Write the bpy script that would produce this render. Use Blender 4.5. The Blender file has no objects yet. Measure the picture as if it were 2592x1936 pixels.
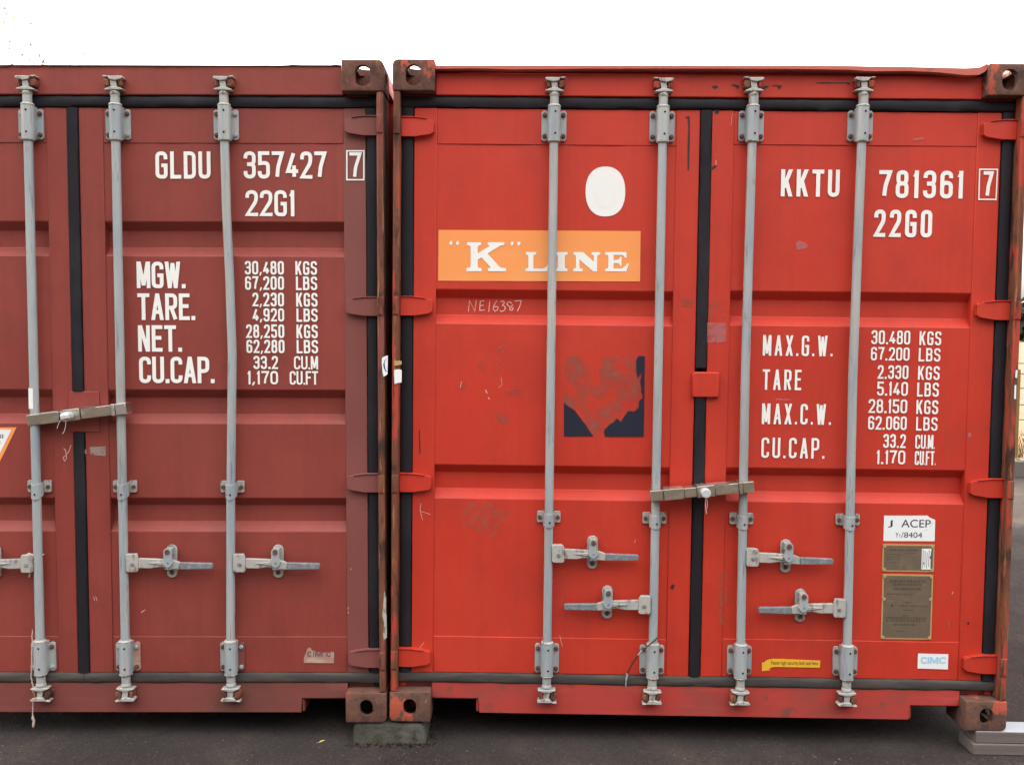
import bpy, bmesh, math, random
from mathutils import Vector, Matrix
random.seed(7)
R = math.radians
sc = bpy.context.scene
COL = sc.collection

# ------------------------------------------------------------------ camera
CAM = Vector((0.52110, -3.80340, 1.55441)); YAW, PITCH, ROLL, FPX = -0.012759, -0.052667, 0.011287, 2473.61
def cam_axes():
    f = Vector((math.sin(YAW)*math.cos(PITCH), math.cos(YAW)*math.cos(PITCH), math.sin(PITCH)))
    r = Vector((math.cos(YAW), -math.sin(YAW), 0)); u = r.cross(f)
    return r*math.cos(ROLL)+u*math.sin(ROLL), u*math.cos(ROLL)-r*math.sin(ROLL), f
CR, CU, CF = cam_axes()
cd = bpy.data.cameras.new('camera'); cam = bpy.data.objects.new('camera', cd); COL.objects.link(cam)
cam.matrix_world = Matrix(((CR.x, CU.x, -CF.x, CAM.x), (CR.y, CU.y, -CF.y, CAM.y), (CR.z, CU.z, -CF.z, CAM.z), (0, 0, 0, 1)))
cd.sensor_fit = 'HORIZONTAL'; cd.sensor_width = 36.0; cd.lens = 36.0*FPX/2592.0
cd.clip_start = 0.05; cd.clip_end = 3000
sc.camera = cam

# ------------------------------------------------------------------ light
SUN_EL, SUN_AZ = R(11), R(-60)          # azimuth from +Y towards +X: low sun behind the boxes, to the left
w = bpy.data.worlds.new('World'); sc.world = w; w.use_nodes = True
nt = w.node_tree; bg = nt.nodes['Background']
sky = nt.nodes.new('ShaderNodeTexSky'); sky.sky_type = 'NISHITA'; sky.sun_disc = False
sky.sun_elevation = SUN_EL; sky.sun_rotation = SUN_AZ
sky.air_density = 1.0; sky.dust_density = 6.0; sky.ozone_density = 1.0
hs = nt.nodes.new('ShaderNodeHueSaturation'); hs.inputs['Saturation'].default_value = 0.12
nt.links.new(sky.outputs[0], hs.inputs['Color'])
# invented sky shading: dimmed low behind the camera, brightened overhead, to deepen groove shadows
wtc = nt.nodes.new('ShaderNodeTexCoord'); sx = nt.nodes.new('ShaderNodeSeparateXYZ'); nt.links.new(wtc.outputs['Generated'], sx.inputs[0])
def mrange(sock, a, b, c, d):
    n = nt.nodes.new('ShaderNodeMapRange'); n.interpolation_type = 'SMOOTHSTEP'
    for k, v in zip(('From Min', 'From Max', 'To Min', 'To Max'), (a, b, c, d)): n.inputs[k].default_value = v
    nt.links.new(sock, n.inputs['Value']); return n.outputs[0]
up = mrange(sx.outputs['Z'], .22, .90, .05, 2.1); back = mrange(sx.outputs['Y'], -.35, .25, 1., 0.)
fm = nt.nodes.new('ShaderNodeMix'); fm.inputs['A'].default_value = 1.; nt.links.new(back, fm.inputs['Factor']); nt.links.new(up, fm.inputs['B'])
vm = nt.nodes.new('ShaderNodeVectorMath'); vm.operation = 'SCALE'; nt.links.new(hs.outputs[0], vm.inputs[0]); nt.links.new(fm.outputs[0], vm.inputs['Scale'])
wt = nt.nodes.new('ShaderNodeVectorMath'); wt.operation = 'MULTIPLY'; wt.inputs[1].default_value = (1.03, 1.0, .96)      # warm evening haze
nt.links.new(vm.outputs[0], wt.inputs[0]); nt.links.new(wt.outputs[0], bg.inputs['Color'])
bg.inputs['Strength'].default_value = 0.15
sd = bpy.data.lights.new('sun', 'SUN'); sd.energy = 2.0; sd.angle = R(0.5); sd.color = (1.0, 0.86, 0.66)
so = bpy.data.objects.new('sun', sd); COL.objects.link(so)
sdir = Vector((math.sin(SUN_AZ)*math.cos(SUN_EL), math.cos(SUN_AZ)*math.cos(SUN_EL), math.sin(SUN_EL)))
so.rotation_euler = (-sdir).to_track_quat('-Z', 'Y').to_euler()
vs = sc.view_settings; vs.view_transform = 'Standard'; vs.look = 'None'; vs.gamma = 1; vs.use_curve_mapping = False
vs.exposure = 3.6
sc.cycles.max_bounces = 8

# ------------------------------------------------------------------ materials
def mat(name, base, rough=.6, metal=0., layers=(), bump=None, spec=.4, rlayer=None):
    """layers: (colour, (sx,sy,sz), detail, lo, hi, amount) noise masks on object coordinates"""
    m = bpy.data.materials.new(name); m.use_nodes = True; t = m.node_tree; L = t.links
    b = t.nodes['Principled BSDF']
    b.inputs['Roughness'].default_value = rough; b.inputs['Metallic'].default_value = metal
    b.inputs['Specular IOR Level'].default_value = spec
    tc = t.nodes.new('ShaderNodeTexCoord')
    def noise(s, detail, off):
        mp = t.nodes.new('ShaderNodeMapping'); mp.inputs['Scale'].default_value = s
        mp.inputs['Location'].default_value = off
        L.new(tc.outputs['Object'], mp.inputs['Vector'])
        n = t.nodes.new('ShaderNodeTexNoise'); n.inputs['Scale'].default_value = 1; n.inputs['Detail'].default_value = detail
        n.inputs['Roughness'].default_value = .6
        L.new(mp.outputs[0], n.inputs['Vector']); return n
    rgb = t.nodes.new('ShaderNodeRGB'); rgb.outputs[0].default_value = (*base, 1); cur = rgb.outputs[0]
    for i, (c, s, d, lo, hi, am) in enumerate(layers):
        n = noise(s, d, (i*3.7+1.3, i*1.9, i*5.1))
        mr = t.nodes.new('ShaderNodeMapRange'); mr.inputs['From Min'].default_value = lo; mr.inputs['From Max'].default_value = hi
        mr.inputs['To Max'].default_value = am
        L.new(n.outputs['Fac'], mr.inputs['Value'])
        mx = t.nodes.new('ShaderNodeMix'); mx.data_type = 'RGBA'
        L.new(mr.outputs[0], mx.inputs['Factor']); L.new(cur, mx.inputs['A']); mx.inputs['B'].default_value = (*c, 1)
        cur = mx.outputs['Result']
    L.new(cur, b.inputs['Base Color'])
    if bump:
        s, d, st, dist = bump
        n = noise(s, d, (.3, .7, .1)); bn = t.nodes.new('ShaderNodeBump')
        bn.inputs['Strength'].default_value = st; bn.inputs['Distance'].default_value = dist
        L.new(n.outputs['Fac'], bn.inputs['Height']); L.new(bn.outputs[0], b.inputs['Normal'])
    return m
def residue(name, col, scale, lo, hi, alpha, seed=0):
    """thin patchy stain: colour where the noise is high, bare surface elsewhere"""
    m = bpy.data.materials.new(name); m.use_nodes = True; t = m.node_tree; L = t.links
    b = t.nodes['Principled BSDF']; b.inputs['Base Color'].default_value = (*col, 1); b.inputs['Roughness'].default_value = .8
    tc = t.nodes.new('ShaderNodeTexCoord'); n = t.nodes.new('ShaderNodeTexNoise'); n.inputs['Scale'].default_value = scale
    n.inputs['Detail'].default_value = 5
    mp = t.nodes.new('ShaderNodeMapping'); mp.inputs['Location'].default_value = (seed, seed*.7, seed*1.3)
    L.new(tc.outputs['Object'], mp.inputs['Vector']); L.new(mp.outputs[0], n.inputs['Vector'])
    mr = t.nodes.new('ShaderNodeMapRange'); mr.inputs['From Min'].default_value = lo; mr.inputs['From Max'].default_value = hi
    mr.inputs['To Max'].default_value = alpha
    L.new(n.outputs['Fac'], mr.inputs['Value']); L.new(mr.outputs[0], b.inputs['Alpha'])
    return m

RED = (.50, .030, .012); MAR = (.242, .039, .029)
def paint(name, c, fade, dark, rust):
    return mat(name, c, .52, 0, [
        (fade, (1.2, 1.2, 1.6), 4, .42, .75, .55), (dark, (2.1, 2.1, 1.1), 5, .46, .76, .55), (dark, (9, 9, 6), 6, .52, .74, .35),
        (dark, (34, 34, 1.2), 4, .50, .80, .40), (fade, (9, 9, .8), 4, .52, .8, .30), (fade, (260, 260, 260), 2, .5, .75, .12),
        (rust, (26, 26, 1.5), 5, .62, .78, .42), (dark, (5, 5, 3.5), 8, .54, .66, .30), (fade, (70, 70, 45), 5, .60, .72, .35), (rust, (17, 17, 13), 8, .69, .73, .6)], ((7, 7, 5), 5, .22, .012))
M = {}
M['red'] = paint('red_paint', RED, (.54, .050, .026), (.37, .026, .016), (.17, .06, .04))
M['maroon'] = paint('maroon_paint', MAR, (.285, .060, .044), (.165, .032, .023), (.13, .05, .035))
M['maroon_dusty'] = mat('dusty_maroon_paint', (.19, .052, .043), .6, 0, [((.25, .085, .078), (3, 3, 2), 4, .4, .75, .4), ((.15, .05, .05), (30, 30, 2), 3, .55, .8, .3)])
M['red_faded'] = mat('sun_faded_red_paint', (.50, .115, .085), .6, 0, [((.42, .16, .10), (9, 9, 30), 5, .5, .7, .5), ((.20, .07, .05), (14, 14, 20), 6, .60, .68, .6)])
M['red_grimy'] = mat('grimy_red_paint', (.42, .046, .034), .6, 0, [((.26, .055, .045), (6, 6, 9), 6, .45, .65, .7), ((.13, .06, .045), (14, 14, 11), 7, .60, .68, .7), ((.52, .10, .08), (3, 3, 20), 4, .55, .75, .5)], ((60, 60, 60), 4, .15, .004))
M['maroon_grimy'] = mat('grimy_maroon_paint', (.20, .050, .040), .65, 0, [((.125, .050, .036), (4, 4, 7), 6, .45, .65, .75), ((.20, .10, .05), (9, 9, 9), 7, .60, .72, .5), ((.25, .09, .08), (3, 3, 16), 4, .55, .75, .5)], ((60, 60, 60), 4, .15, .004))
rust_l = [((.20, .080, .038), (26, 26, 4), 6, .50, .60, .8), ((.040, .022, .018), (14, 14, 5), 7, .50, .60, .9), ((.38, .16, .06), (60, 60, 5), 6, .60, .66, .8)]
cast_l = [((.19, .085, .05), (26, 26, 17), 7, .50, .64, .7), ((.055, .034, .028), (15, 15, 12), 7, .50, .64, .85), ((.34, .15, .07), (48, 48, 24), 6, .64, .70, .7)]
M['casting_red'] = mat('rusted_casting_red_remains', (.125, .065, .05), .85, 0, cast_l+[((.42, .085, .05), (11, 11, 7), 5, .57, .60, .9)], ((90, 90, 70), 6, .5, .006), spec=.2)
M['casting_maroon'] = mat('rusted_casting_maroon_remains', (.13, .062, .048), .85, 0, cast_l+[((.21, .065, .052), (13, 13, 10), 5, .58, .63, .8)], ((90, 90, 70), 6, .5, .006), spec=.2)
M['rust'] = mat('rusted_steel', (.12, .052, .032), .85, .0, rust_l + [((.26, .10, .07), (20, 20, 6), 5, .63, .68, .6)], ((120, 120, 60), 6, .5, .006), spec=.2)
M['rust_red'] = mat('rusted_steel_with_red_paint', (.15, .055, .035), .8, 0, rust_l + [((.40, .055, .035), (24, 24, 4), 6, .53, .57, .9)], ((120, 120, 60), 6, .4, .006), spec=.2)
M['rust_maroon'] = mat('rusted_steel_with_maroon_paint', (.14, .052, .035), .8, 0, rust_l + [((.22, .065, .05), (24, 24, 4), 6, .54, .59, .85), ((.40, .18, .07), (70, 70, 6), 5, .63, .69, .8)], ((120, 120, 60), 6, .4, .006), spec=.2)
M['bolt'] = mat('rusty_bolt', (.10, .042, .025), .8, 0, [((.22, .09, .04), (90, 90, 90), 4, .5, .65, .8)])
M['galv'] = mat('galvanised_steel', (.36, .385, .39), .5, .1, [((.26, .31, .35), (12, 12, 2.2), 5, .45, .62, .85), ((.46, .43, .37), (50, 50, 2.5), 4, .50, .66, .7), ((.17, .17, .17), (70, 70, 5), 5, .60, .68, .7), ((.22, .12, .07), (34, 34, 8), 6, .63, .72, .6), ((.20, .20, .20), (9, 9, 1.4), 5, .50, .75, .5)], ((140, 140, 40), 4, .12, .003))
M['galv_warm'] = mat('dusty_galvanised_steel', (.40, .385, .35), .6, .1, [((.32, .33, .335), (12, 12, 4), 4, .45, .65, .7), ((.48, .44, .38), (50, 50, 5), 4, .55, .7, .6), ((.16, .095, .06), (45, 45, 22), 6, .54, .64, .75)], ((140, 140, 40), 4, .15, .003))
M['galv_dark'] = mat('worn_dark_steel', (.20, .21, .23), .55, .3, [((.32, .33, .34), (60, 40, 60), 4, .5, .65, .8), ((.12, .12, .13), (90, 90, 90), 4, .55, .7, .7)], ((160, 160, 160), 4, .4, .004))
M['hole'] = mat('black_hole', (.008, .007, .008), .9)
M['rubber'] = mat('black_rubber', (.014, .012, .016), .6, 0, [((.034, .031, .035), (7, 7, 3), 5, .5, .75, .7), ((.012, .012, .016), (60, 60, 3), 3, .5, .7, .6)], ((50, 50, 8), 4, .2, .004), spec=.22)
M['rubber_dusty'] = mat('dusty_rubber', (.050, .043, .041), .9, 0, [((.105, .08, .06), (4, 4, 40), 6, .45, .65, .8), ((.03, .027, .027), (5, 5, 18), 4, .5, .7, .7)], ((50, 50, 8), 4, .2, .004))
M['white'] = mat('white_lettering', (.82, .81, .77), .55, 0, [((.68, .60, .55), (60, 60, 60), 5, .6, .75, .4)])
M['white_b'] = mat('white_centre', (.81, .805, .76), .5)
M['offwhite'] = mat('aged_white_sticker', (.78, .79, .78), .5)
M['orange'] = mat('orange_sign', (.86, .30, .085), .5, 0, [((.86, .38, .14), (2.2, 2.2, 5), 3, .45, .7, .5)])
M['navy'] = mat('navy_vinyl', (.010, .013, .028), .5)
M['blue'] = mat('blue_ink', (.02, .05, .19), .5)
M['yellow'] = mat('yellow_label', (.75, .42, .03), .5)
M['ink'] = mat('black_ink', (.03, .03, .035), .6)
M['cyan'] = mat('faded_blue_ink', (.36, .60, .74), .6)
M['purple'] = mat('faded_purple_ink', (.17, .09, .11), .6)
M['tan'] = mat('faded_tan_sticker', (.38, .20, .16), .7, 0, [((.46, .36, .26), (14, 14, 22), 4, .45, .62, .8)])
M['plate'] = mat('weathered_brass_plate', (.17, .125, .085), .55, .35, [((.22, .165, .11), (22, 22, 30), 5, .5, .7, .7)], ((200, 200, 300), 4, .25, .002))
M['plate_rim'] = mat('plate_border', (.46, .30, .13), .55, .1)
M['plate_ink'] = mat('etched_writing', (.09, .065, .045), .7)
M['chalk'] = residue('chalk_writing', (.85, .58, .52), 220, .2, .5, .85)
M['smear'] = mat('black_sealant', (.022, .018, .020), .6)
M['residue'] = residue('sticker_residue', (.33, .10, .07), 17, .42, .72, .72)
M['residue2'] = residue('sticker_residue_faint', (.28, .085, .06), 22, .46, .72, .5, 4.)
M['pink'] = residue('pale_sticker_ghost', (.50, .17, .17), 30, .2, .5, .6, 2.)
M['ghost'] = residue('grey_sticker_ghost', (.36, .25, .22), 40, .1, .45, .85, 3.)
M['haze'] = residue('grey_rub', (.33, .13, .085), 34, .40, .75, .5, 6.)
M['scratch'] = mat('pale_scratch', (.62, .33, .28), .7)
M['steel_olive'] = mat('zinc_passivated_steel', (.46, .42, .33), .28, .9, [((.60, .57, .50), (18, 18, 40), 4, .45, .65, .7)], ((90, 90, 90), 4, .1, .003))
M['steel_highlight'] = mat('highlight_steel', (.62, .60, .56), .25, .85)  # lighter steel that paints highlights and glints on the lock bars
M['zinc_cap'] = mat('lock_cap_grey', (.52, .55, .57), .45, .2)
M['tie'] = mat('clear_plastic_tie', (.62, .60, .60), .35)
M['twine'] = mat('pale_twine', (.50, .38, .33), .9)
M['wire'] = mat('dark_wire', (.05, .032, .03), .6)
M['concrete'] = mat('mossy_concrete', (.095, .088, .075), .95, 0, [((.045, .040, .022), (9, 9, 9), 6, .42, .60, .9), ((.15, .14, .125), (6, 6, 10), 5, .54, .72, .7), ((.03, .022, .016), (20, 20, 14), 6, .56, .64, .7)], ((70, 70, 70), 6, .6, .008))
M['moss'] = mat('dark_moss', (.05, .042, .030), .95)
M['plank'] = mat('grey_plank', (.145, .118, .105), .8, 0, [((.10, .08, .075), (2, 30, 40), 5, .45, .65, .7)], ((6, 60, 60), 5, .2, .004))
M['plank_top'] = mat('whitened_plank', (.29, .30, .335), .6, 0, [((.40, .38, .38), (7, 16, 16), 5, .6, .7, .6)])
M['asphalt'] = mat('asphalt', (.056, .046, .042), .92, 0, [((.034, .028, .027), (1.3, 1.6, 1), 6, .40, .66, .8), ((.095, .075, .062), (3.1, 2.3, 1), 6, .50, .72, .65), ((.105, .095, .10), (170, 170, 170), 2, .60, .70, .75), ((.025, .022, .024), (210, 210, 210), 2, .58, .70, .8), ((.13, .12, .12), (75, 75, 75), 2, .70, .74, .7), ((.028, .024, .025), (62, 62, 62), 3, .55, .70, .75), ((.11, .095, .09), (48, 48, 48), 3, .60, .72, .5)], ((110, 110, 110), 4, 1., .012), spec=.05)
M['pebble'] = mat('pale_grit', (.17, .155, .145), .8, 0, [((.26, .24, .24), (4, 4, 4), 2, .5, .6, .8)])
M['leaf_y'] = mat('yellow_leaf', (.55, .42, .12), .6)
M['field'] = mat('stubble_field', (.105, .072, .034), .95, 0, [((.07, .048, .022), (.05, .5, 1), 5, .45, .65, .8)])
M['weeds'] = mat('dry_grass', (.10, .058, .022), .9)
M['kerb'] = mat('concrete_kerb', (.13, .12, .105), .9, 0, [((.085, .078, .066), (3, 3, 6), 5, .45, .7, .7)], ((40, 40, 40), 5, .4, .006))
M['far_leaf'] = mat('far_foliage', (.028, .034, .020), .9, 0, [((.05, .055, .03), (.4, .4, .4), 4, .45, .65, .8)])
M['yellow_post'] = mat('yellow_post', (.20, .115, .03), .6)
M['fence'] = mat('weathered_fence_wire', (.16, .13, .09), .7, .2)
M['bark'] = mat('bark', (.10, .075, .055), .9)
def leaf_mat(name, c):
    m = bpy.data.materials.new(name); m.use_nodes = True; t = m.node_tree
    o = t.nodes['Material Output']; t.nodes.remove(t.nodes['Principled BSDF'])
    d = t.nodes.new('ShaderNodeBsdfDiffuse'); d.inputs[0].default_value = (*c, 1)
    tr = t.nodes.new('ShaderNodeBsdfTranslucent'); tr.inputs[0].default_value = (*c, 1)
    mx = t.nodes.new('ShaderNodeMixShader'); mx.inputs[0].default_value = .6
    t.links.new(d.outputs[0], mx.inputs[1]); t.links.new(tr.outputs[0], mx.inputs[2]); t.links.new(mx.outputs[0], o.inputs[0]); return m
M['autumn'] = leaf_mat('autumn_leaf', (.24, .18, .15))
M['autumn2'] = leaf_mat('green_autumn_leaf', (.19, .18, .15))

# ------------------------------------------------------------------ mesh helpers
class MB:
    def __init__(s): s.v = []; s.f = []; s.m = []; s.mats = []
    def mi(s, m):
        m = M[m] if isinstance(m, str) else m
        if m not in s.mats: s.mats.append(m)
        return s.mats.index(m)
    def add(s, vs, fs, m):
        o = len(s.v); k = s.mi(m); s.v += [tuple(p) for p in vs]
        for f in fs: s.f.append(tuple(i+o for i in f)); s.m.append(k)
    def box(s, x0, x1, y0, y1, z0, z1, m):
        s.add([(x0,y0,z0),(x1,y0,z0),(x1,y1,z0),(x0,y1,z0),(x0,y0,z1),(x1,y0,z1),(x1,y1,z1),(x0,y1,z1)],
              [(0,1,5,4),(1,2,6,5),(2,3,7,6),(3,0,4,7),(4,5,6,7),(3,2,1,0)], m)
    def prism(s, pts, y0, y1, m):
        """polygon in xz (any winding), extruded from y0 (front) to y1"""
        a = sum(pts[i-1][0]*pts[i][1]-pts[i][0]*pts[i-1][1] for i in range(len(pts)))
        if a < 0: pts = pts[::-1]
        n = len(pts)
        s.add([(x,y0,z) for x,z in pts]+[(x,y1,z) for x,z in pts],
              [tuple(range(n)), tuple(range(2*n-1,n-1,-1))]+[(i,i+n,(i+1)%n+n,(i+1)%n) for i in range(n)], m)
    def poly(s, pts, y, m):
        a = sum(pts[i-1][0]*pts[i][1]-pts[i][0]*pts[i-1][1] for i in range(len(pts)))
        if a < 0: pts = pts[::-1]
        s.add([(x,y,z) for x,z in pts], [tuple(range(len(pts)))], m)
    def lathe(s, prof, cx, cy, m, n=20):
        """profile [(r,z)] about a vertical axis"""
        vs = []; fs = []
        for r, z in prof:
            for i in range(n):
                a = 2*math.pi*i/n; vs.append((cx+r*math.cos(a), cy+r*math.sin(a), z))
        for k in range(len(prof)-1):
            for i in range(n):
                j = (i+1) % n; q = (k*n+i, k*n+j, (k+1)*n+j, (k+1)*n+i)
                fs.append(q if prof[0][1] < prof[-1][1] else q[::-1])
        up = prof[0][1] < prof[-1][1]
        b = tuple(range(n)); t = tuple(range((len(prof)-1)*n, len(prof)*n))
        fs += [b[::-1], t] if up else [b, t[::-1]]
        s.add(vs, fs, m)
    def disc(s, x, z, r, y0, y1, m, n=12):
        s.prism([(x+r*math.cos(2*math.pi*i/n), z+r*math.sin(2*math.pi*i/n)) for i in range(n)], y0, y1, m)
    def tube(s, path, r, m, n=10, caps=True):
        path = [Vector(p) for p in path]; vs = []; fs = []
        rr = r if isinstance(r, (list, tuple)) else [r]*len(path)
        up = None
        for k, p in enumerate(path):
            d = (path[min(k+1, len(path)-1)]-path[max(k-1, 0)]).normalized()
            if up is None: up = d.orthogonal().normalized()
            up = (up - d*up.dot(d)).normalized(); si = d.cross(up)
            for i in range(n):
                a = 2*math.pi*i/n; vs.append(p+(up*math.cos(a)+si*math.sin(a))*rr[k])
        for k in range(len(path)-1):
            for i in range(n):
                j = (i+1) % n; fs.append((k*n+i, k*n+j, (k+1)*n+j, (k+1)*n+i))
        if caps: fs += [tuple(range(n))[::-1], tuple(range((len(path)-1)*n, len(path)*n))]
        s.add(vs, fs, m)
    def stroke(s, path, wd, y, m, closed=False):
        """flat ribbon of width wd along a polyline in xz, lying at depth y"""
        pts = [Vector((a, b)) for a, b in path]
        if closed and (pts[0]-pts[-1]).length < 1e-7: pts = pts[:-1]
        q = [pts[0]]
        for p in pts[1:]:
            if (p-q[-1]).length > 1e-6: q.append(p)
        pts = q; n = len(pts); L_, R_ = [], []
        for i in range(n):
            a = pts[i-1] if (i > 0 or closed) else None; b = pts[(i+1) % n] if (i < n-1 or closed) else None
            d1 = (pts[i]-a).normalized() if a is not None else None; d2 = (b-pts[i]).normalized() if b is not None else None
            if d1 is None: d1 = d2
            if d2 is None: d2 = d1
            n1 = Vector((-d1.y, d1.x)); n2 = Vector((-d2.y, d2.x)); mm = n1+n2
            if mm.length < 1e-4: mm = n1
            mm.normalize(); k = min(1/max(mm.dot(n1), .2), 1.7)
            L_.append(pts[i]+mm*(wd/2*k)); R_.append(pts[i]-mm*(wd/2*k))
        vs = [(p.x, y, p.y) for p in L_]+[(p.x, y, p.y) for p in R_]; fs = []
        for i in range(n if closed else n-1):
            j = (i+1) % n; fs.append((i, n+i, n+j, j))
        s.add(vs, fs, m)
    def build(s, name, parent=None, bevel=0, smooth=True, seg=2, angle=32, label=None):
        me = bpy.data.meshes.new(name); me.from_pydata(s.v, [], s.f); me.update()
        for m in s.mats: me.materials.append(m)
        for p, k in zip(me.polygons, s.m): p.material_index = k
        if smooth:
            for p in me.polygons: p.use_smooth = True
            me.set_sharp_from_angle(angle=R(angle))
        o = bpy.data.objects.new(name, me); COL.objects.link(o)
        if parent is not None: o.parent = parent
        if bevel:
            b = o.modifiers.new('bevel', 'BEVEL'); b.width = bevel; b.segments = seg; b.limit_method = 'ANGLE'; b.angle_limit = R(40)
        if label: o['label'] = label
        return o
def tag(o, label, cat, group=None, kind=None):
    if label: o['label'] = label
    if cat: o['category'] = cat
    if group: o['group'] = group
    if kind: o['kind'] = kind
    return o
def empty(name, loc, rot=(0, 0, 0)):
    o = bpy.data.objects.new(name, None); COL.objects.link(o); o.location = loc; o.rotation_euler = rot; o.empty_display_size = .1
    return o

# pixel of the survey photo -> point on a real surface
def ray(px, py): return CF + CR*((px-1296)/FPX) - CU*((py-968)/FPX)
def ground(px, py, z=-.093):
    d = ray(px, py); return CAM + d*((z-CAM.z)/d.z)
def on_y(px, py, y):
    d = ray(px, py); return CAM + d*((y-CAM.y)/d.y)
class Frame:
    def __init__(s, mw): s.mw = mw; s.inv = mw.inverted(); s.c = s.inv @ CAM; s.r = s.inv.to_3x3()
    def __call__(s, px, py, y):
        d = s.r @ ray(px, py); p = s.c + d*((y-s.c.y)/d.y); return (p.x, p.z)
    def many(s, pts, y, ox=0, oy=0, k=1.): return [s(ox+a/k, oy+b/k, y) for a, b in pts]

# ------------------------------------------------------------------ stencil lettering
r_ = .5
GL = {
 '0': (1, [([(0,0,r_),(0,1,r_),(1,1,r_),(1,0,r_)], 1)]),
 '1': (.5, [([(.75,1.06,0),(.75,-.06,0)], 0), ([(.0,.80,0),(.75,.96,0)], 0)]),
 '2': (1, [([(0,.74,0),(0,1,r_),(1,1,r_),(1,.60,.4),(0,0,0),(1,0,0)], 0)]),
 '3': (1, [([(0,.77,0),(0,1,r_),(1,1,r_),(1,.53,.45),(.42,.53,0)], 0), ([(.42,.53,0),(1,.53,.45),(1,0,r_),(0,0,r_),(0,.24,0)], 0)]),
 '4': (1, [([(.68,1,0),(0,.24,0),(1,.24,0)], 0), ([(.74,.48,0),(.74,0,0)], 0)]),
 '5': (1, [([(.95,1,0),(.05,1,0),(.05,.57,0),(1,.60,r_),(1,0,r_),(0,0,r_),(0,.24,0)], 0)]),
 '6': (1, [([(1,.77,0),(1,1,r_),(0,1,r_),(0,.2,0)], 0), ([(0,0,.48),(0,.57,.48),(1,.57,.48),(1,0,.48)], 1)]),
 '7': (1, [([(0,1,0),(1,1,0),(.52,.42,.25),(.40,0,0)], 0)]),
 '8': (1, [([(.05,.53,.42),(.05,1,.42),(.95,1,.42),(.95,.53,.42)], 1), ([(0,0,.46),(0,.53,.46),(1,.53,.46),(1,0,.46)], 1)]),
 '9': (1, [([(0,.23,0),(0,0,r_),(1,0,r_),(1,.8,0)], 0), ([(0,.43,.48),(0,1,.48),(1,1,.48),(1,.43,.48)], 1)]),
 'A': (1.05, [([(0,0,0),(0.5,1,0)], 2), ([(1,0,0),(0.5,1,0)], 2), ([(.16,.27,0),(.84,.27,0)], 0)]),
 'B': (1, [([(0,1.06,0),(0,-.06,0)], 0), ([(0,1,0),(.95,1,.42),(.95,.53,.42),(.2,.53,0)], 0), ([(0,.53,0),(1,.53,.42),(1,0,.42),(0,0,0)], 0)]),
 'C': (1, [([(1,.74,0),(1,1,r_),(0,1,r_),(0,0,r_),(1,0,r_),(1,.26,0)], 0)]),
 'D': (1, [([(0,0,0),(0,1,0),(1,1,r_),(1,0,r_)], 1)]),
 'E': (.9, [([(1,1,0),(0,1,0),(0,0,0),(1,0,0)], 0), ([(0,.53,0),(.85,.53,0)], 0)]),
 'F': (.9, [([(1,1,0),(0,1,0),(0,-.06,0)], 0), ([(0,.53,0),(.85,.53,0)], 0)]),
 'G': (1, [([(1,.74,0),(1,1,r_),(0,1,r_),(0,0,r_),(.9,0,r_),(1,.1,.1),(1,.48,0),(.70,.48,0)], 0)]),
 'K': (1, [([(0,0,0),(0,1,0)], 2), ([(0.05,0.3,0),(1,1,0)], 2), ([(1,0,0),(0.38,0.62,0)], 2)]),
 'L': (.9, [([(0,1.06,0),(0,0,0),(1,0,0)], 0)]),
 'M': (1.15, [([(0,0,0),(0,1,0)], 2), ([(1,0,0),(1,1,0)], 2), ([(0.5,0.1,0),(0.06,1,0)], 2), ([(0.5,0.1,0),(0.94,1,0)], 2)]),
 'N': (1, [([(0,0,0),(0,1,0)], 2), ([(1,0,0),(1,1,0)], 2), ([(0.96,0,0),(0.04,1,0)], 2)]),
 'P': (1, [([(0,-.06,0),(0,1.06,0)], 0), ([(0,1,0),(1,1,r_),(1,.45,r_),(0,.45,0)], 0)]),
 'R': (1, [([(0,-.06,0),(0,1.06,0)], 0), ([(0,1,0),(1,1,r_),(1,.46,r_),(0,.46,0)], 0), ([(.5,.46,0),(1,-.05,0)], 0)]),
 'S': (1, [([(1,.76,0),(1,1,r_),(0,1,r_),(0,.56,r_),(1,.48,r_),(1,0,r_),(0,0,r_),(0,.24,0)], 0)]),
 'T': (1, [([(0,1,0),(1,1,0)], 0), ([(.5,1,0),(.5,-.06,0)], 0)]),
 'U': (1, [([(0,1.06,0),(0,0,r_),(1,0,r_),(1,1.06,0)], 0)]),
 'W': (1.3, [([(0.25,0,0),(0,1,0)], 2), ([(0.25,0,0),(0.5,0.95,0)], 2), ([(0.75,0,0),(0.5,0.95,0)], 2), ([(0.75,0,0),(1,1,0)], 2)]),
 'X': (1, [([(0,0,0),(1,1,0)], 2), ([(1,0,0),(0,1,0)], 2)]),
}
def rounded(path, closed):
    out = []; n = len(path)
    for i, (x, y, r) in enumerate(path):
        p = Vector((x, y))
        if r <= 0 or (not closed and i in (0, n-1)): out.append(p); continue
        a = Vector(path[i-1][:2]); b = Vector(path[(i+1) % n][:2])
        la, lb = (a-p).length, (b-p).length
        t = min(r, la*.5 if (closed or i > 1) else la, lb*.5 if (closed or i < n-2) else lb)
        p0 = p+(a-p).normalized()*t; p1 = p+(b-p).normalized()*t
        for k in range(6):
            u = k/5; out.append(p0*(1-u)**2+p*(2*u*(1-u))+p1*u*u)
    return out
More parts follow.
